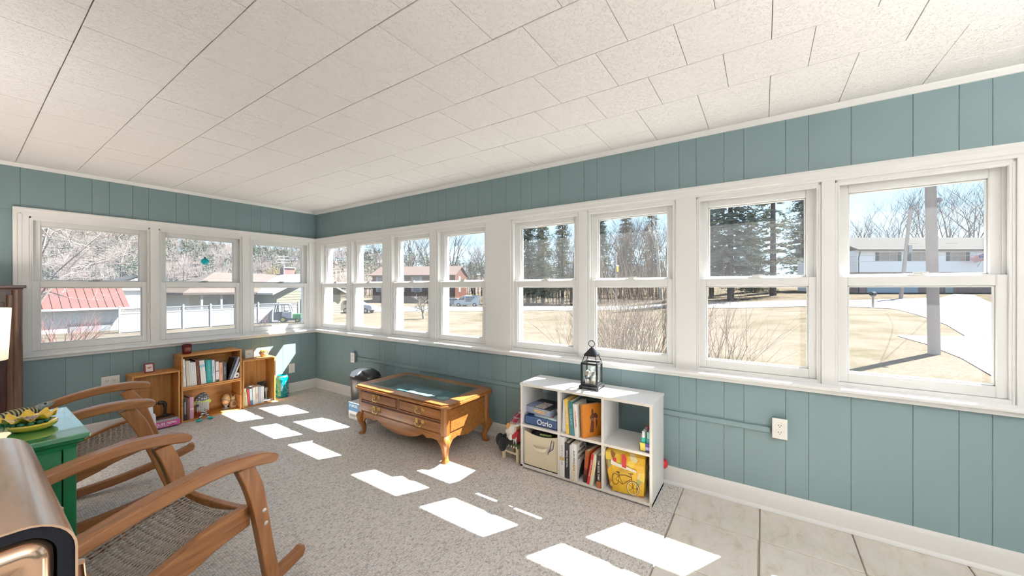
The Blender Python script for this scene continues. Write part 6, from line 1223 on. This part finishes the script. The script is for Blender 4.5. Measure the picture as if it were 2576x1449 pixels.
# ---------------------------------------------------------------- vehicles
TYR = mat('tyre_rubber', (.03, .03, .03), .8); HUB = mat('hub_grey', (.4, .4, .4), .4, .5); CGL = mat('car_glass', (.05, .06, .07), .08)
def wheel(p, x, y, z, r, w_, hub=HUB):
    m2 = MB(); m2.lathe([(r*.55, -w_/2), (r*.95, -w_/2), (r, -w_*.3), (r, w_*.3), (r*.95, w_/2), (r*.55, w_/2), (r*.55, -w_/2)], 22, cap=False); t = m2.build('wheel', TYR, p, loc=(x, y, z), rot=(PI/2, 0, 0), smooth=40); MB().lathe([(0, -w_*.42), (r*.56, -w_*.42), (r*.56, w_*.42), (0, w_*.42)], 18).build('hub', hub, t, smooth=40); return t
def car(label, px, d, rz, body, prof, glassp, L, wheels, wid=1.8, name='car', r=.34, extra=None):
    p = at(px, d); c = thing(name, label, 'car', (p.x, p.y, p.z+.05), rz); m2 = MB()
    rings = [[(x, s_*wid/2*(1 if z < 1.0 else .82), z) for x, z in prof] for s_ in (-1, -.92, .92, 1)]; rings[0] = [(x*.985, y, z*.98+.01) for x, y, z in rings[0]]; rings[3] = [(x*.985, y, z*.98+.01) for x, y, z in rings[3]]
    m2.loft(rings); m2.build('body', body, c, smooth=35)
    for s_ in (-1, 1):
        for g in glassp: m2 = MB(); m2.prism(g, s_*wid/2*.80, s_*(wid/2*.93+.012), 'y'); m2.build('side_window', CGL, c)
        for x in wheels: wheel(c, x, s_*(wid/2-.10), r-.05, r, .22)
        bpart(c, 'bumper', mat('bumper_black', (.04, .04, .045), .7), (-.05, .12, -wid/2*.9, wid/2*.9, .3, .62)) if s_ > 0 else None
    bpart(c, 'lamp', mat('head_lamp', (.6, .6, .6), .2), (L-.12, L-.0, -wid/2*.85, -wid/2*.55, .62, .78), (L-.12, L-.0, wid/2*.55, wid/2*.85, .62, .78))
    return c
suv = [(0, .35), (0, .95), (.12, 1.05), (.45, 1.55), (.8, 1.66), (2.3, 1.66), (3.1, 1.12), (4.2, 1.0), (4.5, .85), (4.55, .4), (4.2, .28), (.3, .28)]
car('silver sport utility car parked beside the cream garage', 862, 50, -HD-R_(6), mat('silver_paint', (.28, .29, .31), .3, .3, coat=.5), suv, [[(.55, 1.1), (.72, 1.5), (1.4, 1.52), (1.4, 1.08)], [(1.5, 1.08), (1.5, 1.52), (2.22, 1.52), (2.85, 1.12)]], 4.55, (.9, 3.65))
van = [(0, .35), (0, 1.3), (.1, 1.55), (.5, 1.8), (1.5, 1.86), (4.2, 1.84), (4.35, 1.75), (4.4, .5), (4.3, .3), (.2, .28)]
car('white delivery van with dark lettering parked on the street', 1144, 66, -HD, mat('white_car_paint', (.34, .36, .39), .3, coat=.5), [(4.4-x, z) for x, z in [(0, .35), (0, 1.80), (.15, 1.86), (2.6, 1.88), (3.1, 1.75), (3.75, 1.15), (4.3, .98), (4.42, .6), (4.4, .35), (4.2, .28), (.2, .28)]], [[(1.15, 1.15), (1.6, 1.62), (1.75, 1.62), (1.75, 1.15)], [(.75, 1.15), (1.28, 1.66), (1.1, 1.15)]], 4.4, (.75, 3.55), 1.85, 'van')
vp = [o for o in bpy.data.objects if o.name == 'van'][0]
for i_ in range(3): bpart(vp, 'side_print', mat('van_print', (.10, .12, .14), .5), (2.0, 3.6-.3*i_, -.935, -.925, 1.45-.28*i_, 1.62-.28*i_))
bpart(vp, 'rear_window', CGL, (4.0, 4.3, -.935, -.92, 1.2, 1.65)) if 0 else None
car('dark grey car parked behind the white van', 1118, 67, -HD, mat('grey_car_paint', (.16, .17, .19), .3, .3, coat=.5), [(x, z*.85) for x, z in suv], [[(.55, .94), (.72, 1.27), (1.4, 1.29), (1.4, .92)], [(1.5, .92), (1.5, 1.29), (2.22, 1.29), (2.85, .95)]], 4.55, (.9, 3.65), 1.75)
# lawn tractor with a cab
tp_ = at(698, 36); TR = thing('lawn_tractor', 'green and yellow lawn tractor with a grey soft cab by the garage', 'tractor', tp_, -HD+R_(20)); JG = mat('tractor_green', (.05, .26, .06), .4); JY = mat('tractor_yellow', (.62, .48, .05), .5); CAB = mat('cab_fabric', (.38, .38, .42), .8); CBD = mat('cab_dark', (.10, .10, .12), .7)
for s_ in (-1, 1): wheel(TR, .55, s_*.42, .30, .30, .24, JY); wheel(TR, 1.75, s_*.40, .20, .20, .18, JY)
bpart(TR, 'hood', JG, (1.25, 2.05, -.28, .28, .35, .82), bevel=.05); bpart(TR, 'grille', CBD, (2.04, 2.08, -.2, .2, .4, .75)); bpart(TR, 'frame', CBD, (.1, 2.0, -.3, .3, .2, .36)); bpart(TR, 'cab_lower', CAB, (.45, 1.30, -.48, .48, .40, 1.02), bevel=.03); bpart(TR, 'rear_bagger', CBD, (-.25, .35, -.45, .45, .25, 1.0), bevel=.05)
m2 = MB(); [m2.tube([(a, s_*.46, 1.0), (b_, s_*.44, 1.78)], .03, 6) for a, b_ in ((.48, .46), (1.22, 1.0)) for s_ in (-1, 1)]; [m2.tube([(-.2, s_*.42, .95), (-.05, s_*.42, 1.70), (.1, s_*.42, 1.78)], .04, 6) for s_ in (-1, 1)]; m2.build('cab_post', CBD, TR)
m2 = MB(); m2.prism([(-.15, 1.74), (.1, 1.80), (1.0, 1.82), (1.12, 1.74), (1.1, 1.70), (-.15, 1.70)], -.5, .5, 'y'); m2.build('cab_roof', CAB, TR); bpart(TR, 'seat', CBD, (.55, .95, -.25, .25, .75, 1.15)); bpart(TR, 'front_blade', JY, (2.3, 2.45, -.45, .45, .1, .5)); bpart(TR, 'chute', CBD, (2.28, 2.36, -.1, .1, .5, 1.0))
# ---------------------------------------------------------------- poles, wires, mailbox
PW = mat('pole_wood', (.44, .36, .32), .95, bump=(12, .3, .01)); PG = mat('pole_grey', (.38, .36, .35), .9)
def upole(b, top, r0, r1, label, mt, name='utility_pole'):
    t = thing(name, label, 'utility pole', b); m2 = MB(); tp = Vector(top)-Vector(b); m2.tube([tp*-.03, tp*.5, tp], [r0, (r0+r1)/2, r1], 14); m2.build('pole', mt, t, smooth=50); return t, tp
b = gp(2350, 893); dn = (b-CAM).dot(FV); tpz = hz(120, dn); q = Vector((CAM.x, CAM.y, 0))+FV*dn+RV*dn*(2333-1288)/FPX; P1, t1_ = upole(b, (q.x, q.y, tpz), .132, .105, 'thick wooden utility pole close to the house', PW)
m2 = MB(); [m2.ball(t1_*f_+Vector((0, -.16, 0)), (.05, .08, .08), 8, 6) for f_ in (.5, .88)]; m2.build('insulator', PG, P1)
b = gp(2266, 754); d2 = (b-CAM).dot(FV); q = Vector((CAM.x, CAM.y, 0))+FV*d2+RV*d2*(2291-1288)/FPX; P2, t2_ = upole(b, (q.x, q.y, hz(521, d2)), .20, .17, 'leaning utility pole before the white house', PW)
bpart(P2, 'meter_box', WT2, (t2_.x*.52-.25, t2_.x*.52+.25, t2_.y*.52-.5, t2_.y*.52-.2, t2_.z*.50, t2_.z*.58)); m2 = MB(); m2.tube([t2_*.98, t2_*.98+RV*1.2+Vector((0, 0, .3))], .06, 6); m2.build('bracket', PW, P2)
b = at(1550, 63); P3, t3_ = upole(b, (b.x, b.y, hz(636, 63)), .16, .13, 'pale utility pole with a yellow bird house sign at the edge of the woods', PG); bpart(P3, 'yellow_sign', mat('sign_yellow', (.55, .40, .04), .6), (-.55, .25, -.3, -.2, hz(684, 63)-b.z, hz(672, 63)-b.z)); bpart(P3, 'cross_arm', PG, (-.7, .7, -.25, -.15, hz(671, 63)-b.z, hz(667, 63)-b.z))
W_ = mat('black_wire', (.06, .06, .06), .6)
def wire(pts, label, sag=.4, r=.018):
    out = []
    for (a, b_) in zip(pts, pts[1:]):
        for k_ in range(12): t = k_/12; p = Vector(a).lerp(Vector(b_), t); p.z -= sag*4*t*(1-t); out.append(p)
    out.append(Vector(pts[-1])); m2 = MB(); m2.tube([p-out[0] for p in out], r, 4); o = m2.build('power_line', W_, loc=out[0]); tag(o, label, 'power line')
def pt(px, py, d): p = Vector((CAM.x, CAM.y, 0))+FV*d+RV*d*(px-1288)/FPX; return (p.x, p.y, hz(py, d))
wire([pt(1170, 683, 80), pt(1550, 648, 63), pt(2290, 640, 46), pt(2700, 630, 40)], 'upper power line strung past the woods and the white house')
wire([pt(1170, 688, 80), pt(1550, 668, 63), pt(2270, 655, 46)], 'lower power line strung along the street')
wire([pt(2291, 530, d2), pt(2338, 545, 20), pt(2345, 520, dn+.3)], 'power line from the leaning pole to the near pole', .2, .006)
wire([pt(2345, 525, dn+.3), pt(2420, 560, 30), pt(2560, 600, 45)], 'power line from the near pole to the right', .2, .006)
mb_ = gp(2196, 775); MX = thing('mailbox', 'dark mailbox on a wooden post by the street', 'mailbox', mb_, -HD+.5); s_ = (mb_-CAM).dot(FV)/30
bpart(MX, 'post', PW, (-.06*s_, .06*s_, -.06*s_, .06*s_, -.1, .95*s_)); bpart(MX, 'arm', PW, (-.3*s_, .35*s_, -.05*s_, .05*s_, .88*s_, .98*s_)); m2 = MB(); m2.prism([(-.13*s_, .98*s_), (.13*s_, .98*s_), (.13*s_, 1.15*s_)]+[(.13*s_*math.cos(PI*i/8), 1.15*s_+.12*s_*math.sin(PI*i/8)) for i in range(1, 8)]+[(-.13*s_, 1.15*s_)], -.30*s_, .32*s_, 'x'); m2.build('box', mat('mailbox_dark', (.07, .07, .075), .5), MX)
EXT = 1.0
# ================================================================ added fill lamps out of view, shaped as torchieres
def torchiere(x, y, label, watts, colr=(1.0, .97, .94)):  # invented lamp, added only to brighten the interior
    t = thing('fill_torchiere', label, 'lamp', (x, y, 0), 0, 'added fill torchieres out of view')
    MB().lathe([(0, 0), (.13, 0), (.13, .012), (.04, .024), (.014, .04), (0, .04)], 26).build('base', IR, t, smooth=40); MB().lathe([(.012, .03), (.012, 1.42), (0, 1.42)], 14).build('pole', IR, t, smooth=40)
    MB().lathe([(.02, 1.40), (.08, 1.43), (.14, 1.49), (.165, 1.545), (.160, 1.545), (.135, 1.497), (.075, 1.437), (.015, 1.41)], 30).build('bowl_shade', mat('bowl_white', (.8, .78, .74), .5), t, smooth=50)
    l = bpy.data.lights.new('fill_torchiere_bulb', 'SPOT'); l.energy = watts; l.color = colr; l.spot_size = R_(165); l.spot_blend = .6; l.shadow_soft_size = .06
    o = bpy.data.objects.new('fill_torchiere_bulb', l); col.objects.link(o); o.parent = t; o.location = (0, 0, 1.53); o.rotation_euler = (PI, 0, 0)
torchiere(-3.2, -6.6, 'added fill torchiere, unseen in the corner behind the viewer', 240*LAMP_E)
torchiere(-2.0, -6.65, 'added fill torchiere, unseen on the tiled floor behind the viewer', 240*LAMP_E)
torchiere(-3.3, -2.2, 'added fill torchiere, out of view beside the house wall', 20*LAMP_E)
